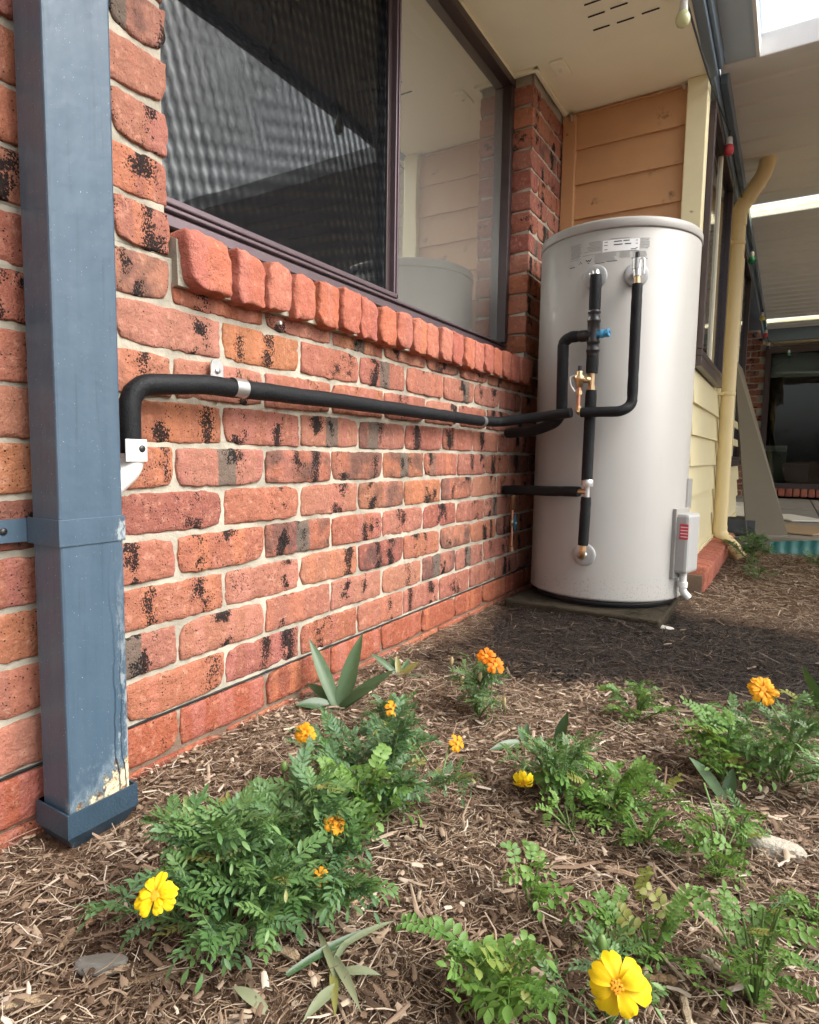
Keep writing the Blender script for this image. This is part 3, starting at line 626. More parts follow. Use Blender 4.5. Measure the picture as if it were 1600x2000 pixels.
def stroke(mb, p, q, w):
    (a0, z0), (a1, z1) = p, q; da = w/2/TR*57.3; mb.add([cyl(a0-da, z0, TR-.0003), cyl(a0+da, z0, TR-.0003), cyl(a1+da, z1, TR-.0003), cyl(a1-da, z1, TR-.0003)], [(0, 1, 2, 3)])
for p, q in (((-98.6, 1.2265), (-97.4, 1.2175)), ((-97.4, 1.2175), (-96.6, 1.2245)), ((-96.6, 1.2245), (-95.8, 1.2175)), ((-95.8, 1.2175), (-94.6, 1.2275))): stroke(mb, p, q, .003)
patch(mb, -97.2, -96, 1.2115, 1.2135)
for p, q in (((-103.6, 1.214), (-102.4, 1.2225)), ((-102.4, 1.2225), (-101.2, 1.214)), ((-103.6, 1.2145), (-101.2, 1.2145))): stroke(mb, p, q, .0016)
mb.build('logo_print', M['printblack'], tank)
A_UL, Z_UL = pl(1163, 541); A_UR, Z_UR = pl(1243, 537); A_B, Z_B = pl(1141, 1083)
for a, z in ((A_UL, Z_UL), (A_UR, Z_UR), (A_B, Z_B)):
    n = Vector((math.cos(R(a)), math.sin(R(a)), 0)); c = cyl(a, z)
    e = MB().lathe([(.043, -.006), (.043, .002), (.040, .0045), (.030, .0055), (.014, .006)], c, n, 32).build('escutcheon', M['escutcheon'], tank)
    MB().lathe([(.014, -.01), (.014, .035), (.0, .035)], c, n, 20).build('outlet', M['steel'], tank)
# element cover with its red notice, conduit and upper bracket
BA = -13; n = Vector((math.cos(R(BA)), math.sin(R(BA)), 0)); t = Vector((-n.y, n.x, 0))
def obox(name, c, hx, hy, z0, z1, mat, par, ch=.006):
    o = MB().box((-hx, -hy, z0), (hx, hy, z1), ch).build(name, mat, par); o.location = (c.x, c.y, 0); o.rotation_euler = (0, 0, R(BA)); return o
bc = Vector((TX, TY, 0))+n*(TR+.022)
obox('cover_flange', Vector((TX, TY, 0))+n*(TR-.004), .010, .066, .050, .318, M['tankpaint'], tank, .003)
cov = obox('element_cover', bc, .029, .058, .072, .300, M['tankgrey'], tank, .012)
st = MB().box((-.004, -.0585-.0012, .205), (.028, -.0583, .262)).build('notice', M['redlabel'], cov)
mb = MB()
for i in range(4): mb.box((.0, -.0606, .213+i*.012), (.026, -.0600, .216+i*.012))
mb.build('notice_print', M['plate'], st)
MB().box((-.004, -.0592, .245), (.006, -.0580, .247)).build('notice_edge', M['plate'], st)
obox('upper_bracket', Vector((TX, TY, 0))+Vector((math.cos(R(0)), math.sin(R(0)), 0))*(TR+.004), .006, .02, .312, .43, M['steel'], tank, .002)
q = bc+t*(-.01)
el = MB().tube(bend([(q.x, q.y, .075), (q.x, q.y, .0), (q.x+.022, q.y+.01, -.026)], .03), .014, 14); el.build('conduit_elbow', M['white_pl'], tank)
MB().tube([(q.x, q.y, .035), (q.x, q.y, .015)], .0185, 14).build('conduit_collar', M['white_pl'], tank)

# ---------------------------------------------------------------- lagged pipes
def lagged(pts, rad=.0205, r=.04, seed=0, wob=.0006):
    p = dense(bend(pts, r), .02); rs = [rad+wob*nz(i*.45, seed, 3) for i in range(len(p))]; rs[0] *= .93; rs[-1] *= .95
    gg = random.Random(seed*7+1)
    for _ in range(len(p)//9):
        q_ = gg.randrange(2, max(3, len(p)-2)); rs[min(q_, len(rs)-1)] *= gg.uniform(.93, .975)
    p = [q+Vector((0, .0012*nz(i*.21, seed, 8), .0012*nz(i*.21, seed, 9))) for i, q in enumerate(p)]
    return MB().tube(p, rs, 20)
pA = tag(empty('insulated_wall_pipe'), 'long black foam lagged pipe running along the brick wall to the tank', 'pipe')
lagged([(.034, -.118, .50), (.034, -.118, .617), (.05, .02, .631), (.045, .45, .634), (.045, 1.05, .632)], .0185, .045, 1).build('lagging', M['foam'], pA)
lagged([(.045, 1.051, .632), (.045, 1.29, .630)], .0185, .04, 2).build('lagging', M['foam'], pA)
lagged([(.045, 1.305, .630), (.060, 1.40, .632), (.19, 1.452, .650), (.328, 1.437, .664)], .0188, .06, 3).build('lagging', M['foam'], pA)
MB().tube([(.045, 1.286, .630), (.045, 1.308, .630)], .0192, 18).build('joint_band', M['steel'], pA)
sd = empty('pipe_saddle', (0, 0, 0)); tag(sd, 'shiny metal saddle clip holding the black pipe to the bricks', 'pipe clip')
MB().tube([(.0495, .098, .6325), (.0495, .130, .6325)], .0198, 24, cap=False).build('band', M['steel'], sd)
mb = MB(); ny = 10; vs = []
prof = [(-.016, .636), (-.016, .676), (-.012, .685), (-.004, .689), (.004, .689), (.012, .685), (.016, .676), (.016, .636)]
mb.add([(.012, .093+a, b) for a, b in prof]+[(.0145, .093+a, b) for a, b in prof], [tuple(range(8)), tuple(range(15, 7, -1))]+[(i, (i+1) % 8, 8+(i+1) % 8, 8+i) for i in range(8)])
mb.build('tab', M['steel'], sd); MB().lathe([(0, .004), (.005, .004), (.0065, .0), (.0065, -.004)], (.0145, .093, .666), (1, 0, 0), 12).build('screw', M['steel'], sd)
pB = tag(empty('insulated_riser_pipe'), 'black lagged pipe bending up to the right hand tank outlet', 'pipe')
lagged([(.362, 1.437, .664), (.50, 1.452, .666), (.528, 1.478, .69), (.524, 1.490, 1.10)], .0182, .05, 4).build('lagging', M['foam'], pB)
MB().tube([(.523, 1.492, 1.098), (.522, 1.493, 1.13)], .011, 12).build('copper_tail', M['brass'], pB)
o_r = cyl(A_UR, Z_UR, TR+.035)
MB().tube(bend([(.522, 1.493, 1.125), (.519, 1.497, Z_UR), (o_r.x, o_r.y, Z_UR)], .015), .014, 14).build('relief_valve', M['steel'], pB)
MB().tube([(.519, 1.497, Z_UR-.005), (.519, 1.497, Z_UR+.03)], .016, 14).build('relief_valve_body', M['steel'], pB)
MB().tube([(.519, 1.497, Z_UR+.03), (.519, 1.497, Z_UR+.052)], .008, 10).build('relief_valve_cap', M['blackplastic'], pB)
MB().tube(bend([(.535, 1.487, Z_UR+.03), (.545, 1.478, Z_UR+.02), (.546, 1.474, Z_UR-.03)], .01), .0045, 8).build('lever', M['steel'], pB)
CX, CY = .385, 1.478
pC = tag(empty('tempering_valve_pipe'), 'black lagged vertical pipe with tempering valve and blue cap down the tank front', 'pipe')
o_l = cyl(A_UL, Z_UL, TR+.03)
MB().tube(bend([(o_l.x, o_l.y, Z_UL), (CX, CY, Z_UL), (CX, CY, 1.12)], .03), .0125, 14).build('elbow', M['steel'], pC)
lagged([(CX, CY, 1.145), (CX, CY, 1.02)], .0205, .03, 5).build('lagging', M['foam'], pC)
lagged([(CX, CY, .875), (CX, CY, .805)], .0212, .03, 6).build('lagging', M['foam'], pC)
lagged([(CX, CY, .745), (CX-.002, CY, .408)], .0198, .03, 7).build('lagging', M['foam'], pC)
lagged([(CX-.002, CY, .362), (CX-.006, CY, .185)], .0190, .03, 8).build('lagging', M['foam'], pC)
v = MB().lathe([(.0215, .0), (.0215, .014), (.0235, .016), (.0235, .022), (.0205, .025), (.0205, .042), (.0235, .045), (.0235, .052), (.022, .055), (.022, .115), (.0240, .118), (.0240, .126), (.0205, .130), (.0205, .146), (.0225, .149), (.0225, .156), (.019, .158)], (CX, CY, .865), n=28)
v.tube([(CX, CY, .937), (CX-.045, CY-.004, .937)], .021, 20); v.build('tempering_valve', M['tape'], pC)
cp_ = MB().lathe([(.0125, .0), (.0125, .026), (.015, .028), (.015, .036), (.0135, .037), (.0135, .052), (.015, .053), (.014, .058), (.006, .058), (.006, .052), (0, .052)], (CX, CY-.004, .937), (1, -.10, .05), 22); cp_.build('blue_cap', M['bluecap'], pC)
MB().tube([(CX, CY, .81), (CX, CY, .74)], .0105, 12).lathe([(.0, .0), (.0145, .0), (.0145, .016), (0, .016)], (CX, CY, .745), n=6, smooth=False).build('brass_tee', M['brass'], pC)
MB().tube([(CX, CY, .415), (CX, CY, .355)], .0105, 12).lathe([(.0205, .0), (.0215, .01), (.0212, .022), (.019, .026)], (CX, CY, .400), n=20).build('tee', M['steel'], pC)
ob = cyl(A_B, Z_B, TR+.02)
MB().tube(bend([(CX-.006, CY, .19), (CX-.008, CY, Z_B), (ob.x, ob.y, Z_B)], .03), .0115, 12).lathe([(0, 0), (.015, 0), (.015, .014), (0, .014)], (CX-.007, CY, .165), n=6, smooth=False).build('brass_elbow', M['brass'], pC)
# pressure relief valve with lever and copper drain
pv_ = tag(empty('relief_valve'), 'brass relief valve with chrome lever and short copper drain tube', 'valve')
VX, VY, VZ = .349, 1.452, .784
b = MB().lathe([(.0, -.03), (.0125, -.03), (.0125, -.012), (.017, -.008), (.0195, .0), (.017, .010), (.011, .014), (.011, .026), (.007, .028)], (VX, VY, VZ), n=20)
b.tube([(VX, VY, VZ), (CX-.004, CY-.008, VZ-.004)], [.016, .011], 14).lathe([(.0135, .014), (.0145, .016), (.0145, .024), (.0125, .026)], (VX, VY, VZ), (1, .5, 0), 6, False).build('body', M['brass'], pv_)
MB().tube([(VX, VY, VZ+.026), (VX, VY, VZ+.045)], .0075, 10).build('cap', M['blackplastic'], pv_)
MB().tube(bend([(VX-.012, VY-.006, VZ+.012), (VX-.030, VY-.012, VZ+.006), (VX-.030, VY-.012, VZ-.02), (VX-.014, VY-.008, VZ-.045)], .012), .0042, 10).build('lever', M['steel'], pv_)
MB().tube([(VX, VY, VZ-.028), (VX, VY, VZ-.112)], .0072, 12).build('drain_tube', M['copper'], pv_)
MB().lathe([(0, 0), (.012, 0), (.012, .014), (0, .014)], (VX, VY, VZ-.056), n=6, smooth=False).lathe([(0, 0), (.0115, 0), (.0115, .016), (0, .016)], (VX, VY, VZ-.112), n=6, smooth=False).build('nut', M['brass'], pv_)
MB().tube(bend([(VX, VY, VZ-.108), (VX+.002, VY-.004, .664), (.367, 1.437, .664)], .01), .0095, 12).build('tail', M['brass'], pv_)
pD = tag(empty('insulated_offset_pipe'), 'black lagged pipe looping from the wall up into the tempering valve', 'pipe')
lagged([(.03, 1.575, .597), (.17, 1.512, .604), (.278, 1.486, .64), (.276, 1.48, .92), (.30, 1.478, .938), (.333, 1.476, .938)], .0205, .055, 9).build('lagging', M['foam'], pD)
MB().tube([(.33, 1.476, .938), (.343, 1.475, .938)], .0185, 18).build('collar', M['tape'], pD)
pE = tag(empty('insulated_inlet_pipe'), 'short black lagged pipe from the dark corner of the wall to the tank tee', 'pipe')
lagged([(.004, 1.625, .366), (CX-.03, CY+.004, .380)], .0195, .03, 10).build('lagging', M['foam'], pE)
MB().tube([(CX-.032, CY+.004, .380), (CX, CY, .382)], .010, 12).build('brass_tail', M['brass'], pE)
tap = tag(empty('stop_tap'), 'small brass stop tap with teal butterfly handle in the corner below the lagged pipe', 'tap')
MB().tube([(.032, 1.652, .352), (.032, 1.652, .118)], .0058, 10).tube([(.0, 1.652, .352), (.032, 1.652, .352)], .006, 10).build('copper_tube', M['copper'], tap)
MB().lathe([(0, 0), (.010, 0), (.010, .052), (.012, .054), (.012, .062), (0, .064)], (.032, 1.652, .282), n=14).lathe([(0, 0), (.009, 0), (.009, .03), (0, .03)], (.032, 1.652, .214), n=12).lathe([(0, 0), (.009, 0), (.009, .016), (0, .016)], (.032, 1.652, .108), n=6, smooth=False).build('brass_body', M['brass'], tap)
hd = MB().add([(.048, 1.652+a, .229+b) for a, b in ((0, .034), (.006, .016), (.015, 0), (.006, -.016), (0, -.034), (-.006, -.016), (-.015, 0), (-.006, .016))]+[(.042, 1.652+a, .229+b) for a, b in ((0, .034), (.006, .016), (.015, 0), (.006, -.016), (0, -.034), (-.006, -.016), (-.015, 0), (-.006, .016))], [tuple(range(8)), tuple(range(15, 7, -1))]+[(i, (i+1) % 8, 8+(i+1) % 8, 8+i) for i in range(8)])
hd.build('handle', plain('teal plastic', (.02, .16, .24), .4), tap); MB().lathe([(0, .002), (.0045, .002), (.0045, 0)], (.048, 1.652, .229), (1, 0, 0), 10).build('handle_screw', M['plate'], tap)

# ---------------------------------------------------------------- slate blue downpipe in the foreground
dp = tag(empty('downpipe', (.064, -.232, GZ)), 'slate blue rectangular downpipe with flaking paint at its foot', 'downpipe')
dp.location = (0, 0, 0)
X0, X1, Y0, Y1 = .027, .1005, -.2825, -.1805
MB().box((X0, Y0, -.085), (X1, Y1, WT-.002), .004).build('pipe', M['downpipe'], dp)
def strap(z0, z1):
    e = .0022; tilt = .0
    s = MB().box((X1+.0004, Y0-e, z0), (X1+e, Y1+e, z1), .0006).box((X0-.01, Y0-e, z0), (X1+.0004, Y0-.0004, z1), .0006).box((X0-.02, Y1+.0004, z0), (X1+.0004, Y1+e, z1), .0006).build('strap', M['downpipe'], dp)
    pts = [(Y0-.001, z0+.002), (Y0-.001, z1-.002), (Y0-.045, z1-.003), (Y0-.055, z1-.010), (Y0-.057, (z0+z1)/2), (Y0-.055, z0+.010), (Y0-.045, z0+.003)]
    MB().add([(.012, a, b) for a, b in pts]+[(.0145, a, b) for a, b in pts], [tuple(range(7))[::-1], tuple(range(7, 14))]+[(i, (i+1) % 7, 7+(i+1) % 7, 7+i) for i in range(7)]).build('strap_tab', M['downpipe'], s)
    MB().lathe([(0, .003), (.004, .003), (.006, 0)], (.0145, Y0-.035, (z0+z1)/2), (1, 0, 0), 12).build('rivet', M['blackplastic'], s)
strap(.362, .402)
mb = MB(); e = .0078
def ring(e0, z): return [(X0-.006, Y0-e0, z), (X1+e0, Y0-e0, z), (X1+e0, Y1+e0, z), (X0-.006, Y1+e0, z)]
rings = [ring(e, -.046), ring(e+.0005, -.083), ring(e-.020, -.118), ring(e-.024, -.20)]
vs = [v for r_ in rings for v in r_]; fs = [(4*i+j, 4*i+(j+1) % 4, 4*i+4+(j+1) % 4, 4*i+4+j) for i in range(3) for j in range(4)]
inn = ring(e-.003, -.046)+ring(e-.003, -.085); vs += inn; fs += [(16+j, 16+(j+1) % 4, j+(0), 0) for j in range(0)]
fs += [(j, 16+j, 16+(j+1) % 4, (j+1) % 4) for j in range(4)]+[(16+j, 20+j, 20+(j+1) % 4, 16+(j+1) % 4) for j in range(4)]
mb.add(vs, fs).build('shoe', M['shoe'], dp)
# plastic conduit where the lagged pipe goes behind the downpipe
cn = tag(empty('plastic_conduit'), 'white plastic conduit bend with saddle beside the slate blue downpipe', 'conduit')
MB().tube(bend([(.034, -.115, .515), (.034, -.116, .475), (.030, -.17, .43), (.03, -.21, .40)], .03), .0195, 18).build('bend', M['white_pl'], cn)
MB().box((.0535, -.142, .486), (.0562, -.101, .524), .001).build('saddle', M['white_pl'], cn)
MB().lathe([(0, .002), (.005, .002), (.0065, 0)], (.0562, -.111, .508), (1, 0, 0), 14).build('screw', M['blackplastic'], cn)

# cream downpipe on the side wall
cp2 = tag(empty('cream_downpipe'), 'round cream plastic downpipe with angled top bend on the side wall', 'downpipe')
cx_, cy_ = .668, 3.48
top = [(cx_, cy_, .07), (cx_, cy_, 1.93), (cx_+.075, cy_, 2.09), (cx_+.10, cy_, 2.24)]
MB().tube([(cx_, cy_, .06), (cx_, cy_, 1.90)], .040, 24).build('pipe', M['pipe_cream'], cp2)
MB().tube(bend([(cx_, cy_, 1.88), (cx_, cy_, 1.97), (cx_+.12, cy_-.02, 2.15), (cx_+.135, cy_-.02, 2.235)], .05), .043, 24).build('offset_bend', M['pipe_cream'], cp2)
MB().tube([(cx_+.035, cy_-.005, 2.02), (cx_+.05, cy_-.008, 2.044)], .0455, 24).tube([(cx_+.08, cy_-.013, 2.088), (cx_+.092, cy_-.015, 2.107)], .0455, 24).build('bend_collar', M['pipe_cream'], cp2)
MB().tube(bend([(cx_, cy_, .10), (cx_, cy_, .05), (cx_+.10, cy_-.03, -.05), (cx_+.13, cy_-.04, -.08)], .03), .0425, 24).build('shoe', M['pipe_cream'], cp2)
for z in (.90, 1.78):
    MB().lathe([(.0405, -.012), (.043, -.011), (.043, .011), (.0405, .012)], (cx_, cy_, z), n=24).box((SX-.0, cy_-.06, z-.009), (SX+.03, cy_-.03, z+.009)).build('clip', M['pipe_cream'], cp2)

# ---------------------------------------------------------------- things on the patio
bd = tag(empty('leaning_sheet'), 'large grey sheet leaning against the side wall behind the cream downpipe', 'sheet')
b0 = pix(1536, 1062, 'z', -.02); b0 = Vector((1.02, 4.12, -.02)); 
A, B = Vector((.645, 4.75, 1.20)), Vector((1.02, 4.12, -.015)); Cc, Dd = Vector((.63, 5.2, .0)), None
w = Vector((-.29, -.0, .0))
def sheet(name, P0, P1, P2, P3, th, mat, par):
    nrm = (P1-P0).cross(P3-P0).normalized()*th
    MB().add([P0, P1, P2, P3, P0+nrm, P1+nrm, P2+nrm, P3+nrm], [(0, 3, 2, 1), (4, 5, 6, 7), (0, 1, 5, 4), (1, 2, 6, 5), (2, 3, 7, 6), (3, 0, 4, 7)]).build(name, mat, par)
P0 = pix(1450, 722, 'x', .655); P1 = Vector((1.03, 4.16, -.012))
P0 = Vector((.652, P0.y, P0.z)); back = Vector((0, .75, .0)); 
Q0 = pix(1438, 730, 'x', .64); Q1 = pix(1440, 1050, 'z', -.012)
sheet('sheet', P1, P0, Vector((.645, 4.0, 1.19)), Vector((.79, 3.99, -.012)), .012, M['board'], bd)
dn = (P0-P1).normalized()
MB().tube([P1, P0], .007, 6).build('pale_edge', M['paleboard'], bd)
mb = MB(); vs = []; n = 120
for i in range(n+1):
    t = i/n; x = .94+t*1.5; yy = 3.70+.22*min(1, t*4)+.35*t+.012*math.sin(i*1.15)
    for z_, o_ in ((-.20, 0), (-.003, 0), (-.003, .006), (-.20, .006)): vs.append((x, yy+o_, z_+.012*math.sin(t*3)))
fs = [(4*i+j, 4*i+4+j, 4*i+4+(j+1) % 4, 4*i+(j+1) % 4) for i in range(n) for j in range(4)]
ed = tag(mb.add(vs, fs, True).build('garden_edging', M['edging']), 'teal corrugated garden edging between mulch and patio', 'edging')
def scrap(name, px, py, sx, sy, h, rz, mat, label, cat, z=.004, rx=0):
    p = pix(px, py, 'z', z); o = MB().box((-sx, -sy, 0), (sx, sy, h), min(.003, h*.3)).build(name, mat); o.location = (p.x, p.y, z); o.rotation_euler = (rx, 0, rz); return tag(o, label, cat)
scrap('white_offcut', 1545, 1012, .16, .30, .012, .5, M['paleboard'], 'white sheet offcut lying on the paving behind the leaning sheet', 'offcut')
scrap('brown_offcut', 1560, 1035, .20, .32, .010, -.35, plain('brown cardboard', (.36, .25, .15), .85), 'brown cardboard sheet lying on the paving next to the teal edging', 'cardboard')
scrap('tile_stack', 1445, 1003, .22, .3, .09, .15, M['paleboard'], 'pale flat slab resting low between wall and leaning sheet', 'slab')
scrap('grey_tub', 1440, 1040, .09, .12, .10, .2, M['cable'], 'dark grey tub behind the cream downpipe shoe', 'tub', .0)
def inside(name, px, py, w_, h_, mat, label, cat):
    p = pix(px, py, 'y', YD+.5); o = MB().box((-w_/2, -.12, 0), (w_/2, .12, h_), .01).box((-w_/2-.008, -.128, h_-.05), (w_/2+.008, .128, h_+.004), .004).build(name, mat); o.location = (p.x, YD+.5, max(.14, p.z)); return tag(o, label, cat)
inside('storage_box', 1512, 940, .26, .42, plain('grey green tub', (.10, .11, .09), .7), 'dull green storage box just inside the sliding door', 'box')
o = inside('printer', 1512, 905, .28, .14, plain('grey plastic casing', (.30, .30, .28), .6), 'pale grey machine on top of the storage box inside the door', 'machine'); o.location.z = .566
inside('bag_pile', 1552, 940, .3, .24, plain('dark bag', (.03, .03, .04), .8), 'dark bag on the floor inside the sliding door', 'bag')

# festoon lights along the fascia
fs_ = tag(empty('festoon_lights'), 'festoon light string of coloured bulbs hanging along the eave', 'festoon lights')
cb = []
BULBS = [((.604, 1.624, 2.0), (.62, .66, .36), 'pale yellow bulb'), ((.666, 2.71, 2.0), (.72, .08, .10), 'red bulb'), ((.692, 4.45, 1.94), (.03, .30, .12), 'green bulb'), ((.70, 6.4, 1.90), (.66, .60, .10), 'yellow bulb'), ((.71, 7.2, 1.87), (.6, .05, .06), 'dark red bulb'), ((.72, 7.9, 1.84), (.05, .05, .05), 'black bulb'), ((.93, 8.7, 1.86), (.06, .22, .14), 'dim green bulb')]
for (bx, by, bz), c, lab in BULBS:
    cb.append((bx, by, bz+.085))
    g = MB().lathe([(0, -.026), (.010, -.0245), (.019, -.018), (.0235, -.006), (.023, .006), (.018, .018), (.013, .024)], (bx, by, bz), n=20).build('bulb', bulb_mat(lab, c), fs_); g['label'] = lab+' of the festoon string'
    MB().lathe([(.0135, .022), (.0150, .026), (.0125, .056), (.006, .060)], (bx, by, bz), n=16).build('socket', M['white_pl'], g)
    MB().tube([(bx, by, bz+.058), (bx, by, bz+.086)], .006, 8).build('socket_neck', M['cable'], g)
pts = [Vector((.63, -1.5, 2.09))]+[Vector(p) for p in cb]
path = []
for a, b in zip(pts, pts[1:]):
    for i in range(10):
        t_ = i/10; path.append(a.lerp(b, t_)+Vector((0, 0, -.03*math.sin(math.pi*t_))))
MB().tube(path+[pts[-1]], .0042, 8).build('cable', M['cable'], fs_)

# ---------------------------------------------------------------- mulch
def mulch_mat():
    k = NT('bark and straw mulch'); a = k.n('Attribute', attribute_name='tint'); w = k.n('Attribute', attribute_name='wet'); p = k.pos()
    c = k.ramp(a.outputs['Fac'], [(0, (.040, .024, .014)), (.25, (.105, .066, .042)), (.5, (.195, .130, .084)), (.74, (.315, .228, .155)), (.9, (.46, .365, .27)), (1, (.64, .57, .47))])
    c = k.mix(k.math('MULTIPLY', k.noise(p, 160, 4), .5), c, k.mix(.5, c, (.09, .055, .035)))
    c = k.mix(w.outputs['Fac'], c, k.mix(.09, (.010, .008, .007), c))
    return k.end(k.pbr(c, k.math('SUBTRACT', .85, k.math('MULTIPLY', w.outputs['Fac'], .25)), 0, None, .3))
M['mulch'] = mulch_mat()
def scatter(n, xr, yr, lo, hi, wlo, whi, thick, lift, tint_lo, tint_hi, name_seed, power=1.6):
    g = np.random.default_rng(name_seed); x = g.uniform(*xr, n); y = g.uniform(*yr, n)
    L = lo+(hi-lo)*g.random(n)**power; Wd = wlo+(whi-wlo)*g.random(n)**1.5
    ya = g.uniform(0, 2*np.pi, n); pt = g.normal(0, .20, n); cv = g.normal(0, .16, n)
    base = np.array([gh(a, b) for a, b in zip(x, y)]); wet = np.array([wet_mask(a, b) for a, b in zip(x, y)])
    dx, dy, dz = np.cos(ya)*np.cos(pt), np.sin(ya)*np.cos(pt), np.sin(pt); sx, sy = -np.sin(ya), np.cos(ya)
    z = base+g.random(n)*lift+np.abs(dz)*L*.35
    V = np.zeros((n, 9, 3))
    for i, t in enumerate((-.5, 0, .5)):
        wf = 1.0 if i == 1 else g.uniform(.35, 1, n); off = cv*L*(t*t*4-.5)*.5
        for j, s_ in enumerate((-1, 0, 1)):
            V[:, i*3+j, 0] = x+dx*L*t+sx*(off+s_*Wd*.5*wf); V[:, i*3+j, 1] = y+dy*L*t+sy*(off+s_*Wd*.5*wf); V[:, i*3+j, 2] = z+dz*L*t+(thick*Wd if s_ == 0 else 0)
    V[:, :, 0] = np.maximum(V[:, :, 0], .0065)
    q = np.array([[0, 1, 4, 3], [1, 2, 5, 4], [3, 4, 7, 6], [4, 5, 8, 7]]); Fq = (q[None]+(np.arange(n)*9)[:, None, None]).reshape(-1, 4)
    tint = tint_lo+(tint_hi-tint_lo)*g.random(n); tint = np.where(wet > .5, tint*.8, tint)
    return V.reshape(-1, 3), Fq, np.repeat(tint, 4), np.repeat(wet*g.choice([1, 1, 1, 1, 1, 1, 1, 1, .9, .45], n), 4)
parts = [scatter(62000, (.0, 1.45), (-.62, .75), .006, .030, .0007, .0023, .35, .012, .0, .93, 1),
         scatter(11000, (.0, 1.45), (-.62, .75), .015, .055, .0009, .0024, .4, .016, .25, 1.0, 2),
         scatter(9500, (.0, 1.45), (-.62, .9), .006, .030, .003, .010, .3, .016, .05, .98, 3),
         scatter(30000, (.0, 1.7), (.75, 2.0), .008, .040, .0010, .0028, .35, .012, .0, .93, 4),
         scatter(14000, (.55, 2.0), (2.0, 3.85), .012, .055, .0018, .0045, .35, .012, .1, .95, 5),
         scatter(1400, (.3, 1.8), (.75, 3.8), .02, .07, .004, .010, .3, .012, .3, 1.0, 6),
         scatter(220, (.1, 1.4), (-.6, 1.2), .06, .13, .0035, .008, .4, .016, .35, .9, 7)]
# keep the strands off the slab and out of the shoe
V = []; Fq = []; T = []; Wt = []; b0_ = 0
for v_, f_, t_, w_ in parts:
    c_ = v_.reshape(-1, 9, 3).mean(1); keep = ~((c_[:, 0] > .07) & (c_[:, 0] < .65) & (c_[:, 1] > 1.49)) & ~((c_[:, 0] < .112) & (c_[:, 1] > -.30) & (c_[:, 1] < -.165)) & ~((c_[:, 0] < .72) & (c_[:, 1] > WB)) & ~((c_[:, 1] > 3.70) & (c_[:, 0] > .9))
    vk = v_.reshape(-1, 9, 3)[keep].reshape(-1, 3); nk = int(keep.sum()); q = np.array([[0, 1, 4, 3], [1, 2, 5, 4], [3, 4, 7, 6], [4, 5, 8, 7]])
    V.append(vk); Fq.append((q[None]+(np.arange(nk)*9)[:, None, None]).reshape(-1, 4)+b0_); b0_ += len(vk); T.append(t_.reshape(-1, 4)[keep].ravel()); Wt.append(w_.reshape(-1, 4)[keep].ravel())
V = np.concatenate(V); Fq = np.concatenate(Fq); me = bpy.data.meshes.new('mulch')
me.vertices.add(len(V)); me.vertices.foreach_set('co', V.astype(np.float32).ravel()); me.loops.add(len(Fq)*4); me.loops.foreach_set('vertex_index', Fq.astype(np.int32).ravel())
me.polygons.add(len(Fq)); me.polygons.foreach_set('loop_start', np.arange(0, len(Fq)*4, 4, dtype=np.int32)); me.update(calc_edges=True)
me.attributes.new('tint', 'FLOAT', 'FACE').data.foreach_set('value', np.concatenate(T).astype(np.float32)); me.attributes.new('wet', 'FLOAT', 'FACE').data.foreach_set('value', np.concatenate(Wt).astype(np.float32))
tag(link('mulch', me, M['mulch']), 'brown straw and bark mulch covering the garden bed', 'mulch', kind='stuff')

# ---------------------------------------------------------------- plants
def leaflet(mb, base, d, n, L, Wd, fold=.25, droop=.15, segs=4, shape=(0, .72, 1, .78, .0)):
    d = d.normalized(); s_ = d.cross(n).normalized(); n = s_.cross(d); vs = []
    for i in range(segs+1):
        t = i/segs; c = base+d*(L*t)-n*(droop*L*t*t); w = Wd*.5*shape[min(i, len(shape)-1)]
        vs += [c-s_*w+n*(fold*w), c, c+s_*w+n*(fold*w)]
    fs = []
    for i in range(segs): b = i*3; fs += [(b, b+1, b+4, b+3), (b+1, b+2, b+5, b+4)]
    mb.add(vs, fs, True)
def pinnate_mesh(name, seed, mat, pairs=6, L=.075, ll=.022, lw=.0075, oval=False):
    rr = random.Random(seed); mb = MB(); Z = Vector((0, 0, 1)); pts = []
    for i in range(9):
        t = i/8; pts.append(Vector((.004*math.sin(t*3+seed), L*t*(1-.08*t), .012*math.sin(t*2.2)-.018*t*t*rr.uniform(.6, 1.4))))
    mb.tube(pts, [.0011-.0007*i/8 for i in range(9)], 4, cap=False)
    for k in range(pairs):
        t = .22+.70*k/(pairs-1); i = min(7, int(t*8)); c = pts[i].lerp(pts[i+1], t*8-i)
        prof = (.72+.28*math.sin(math.pi*min(1, t*1.05))) if not oval else 1
        for sd_ in (-1, 1):
            el_ = R((30+30*t) if not oval else 18); d = Vector((sd_*math.cos(el_), math.sin(el_), rr.uniform(-.1, .35)))
            nn = Vector((rr.uniform(-.25, .25), rr.uniform(-.2, .2), 1))
            leaflet(mb, c, d, nn, ll*prof*rr.uniform(.85, 1.12), lw*rr.uniform(.9, 1.15), .3, rr.uniform(.05, .3), 4 if not oval else 5, (0, .72, 1, .78, .0) if not oval else (.1, .75, 1, .98, .72, .15))
    leaflet(mb, pts[-1], pts[-1]-pts[-2], Z, ll*1.1, lw*1.1, .3, .2, 4)
    me = bpy.data.meshes.new(name); me.from_pydata(mb.v, [], mb.f); me.polygons.foreach_set('use_smooth', mb.sm); me.materials.append(mat); return me
LEAF = {}
for nm in ('leaf_m', 'leaf_d', 'leaf_p'):
    a = dict(leaf_m=(6, .054, .0155, .0052), leaf_d=(6, .050, .0148, .0050), leaf_p=(6, .042, .012, .0034))[nm]
    LEAF[nm] = [pinnate_mesh('leaf', 10*i+3, M[nm], *a) for i in range(5)]
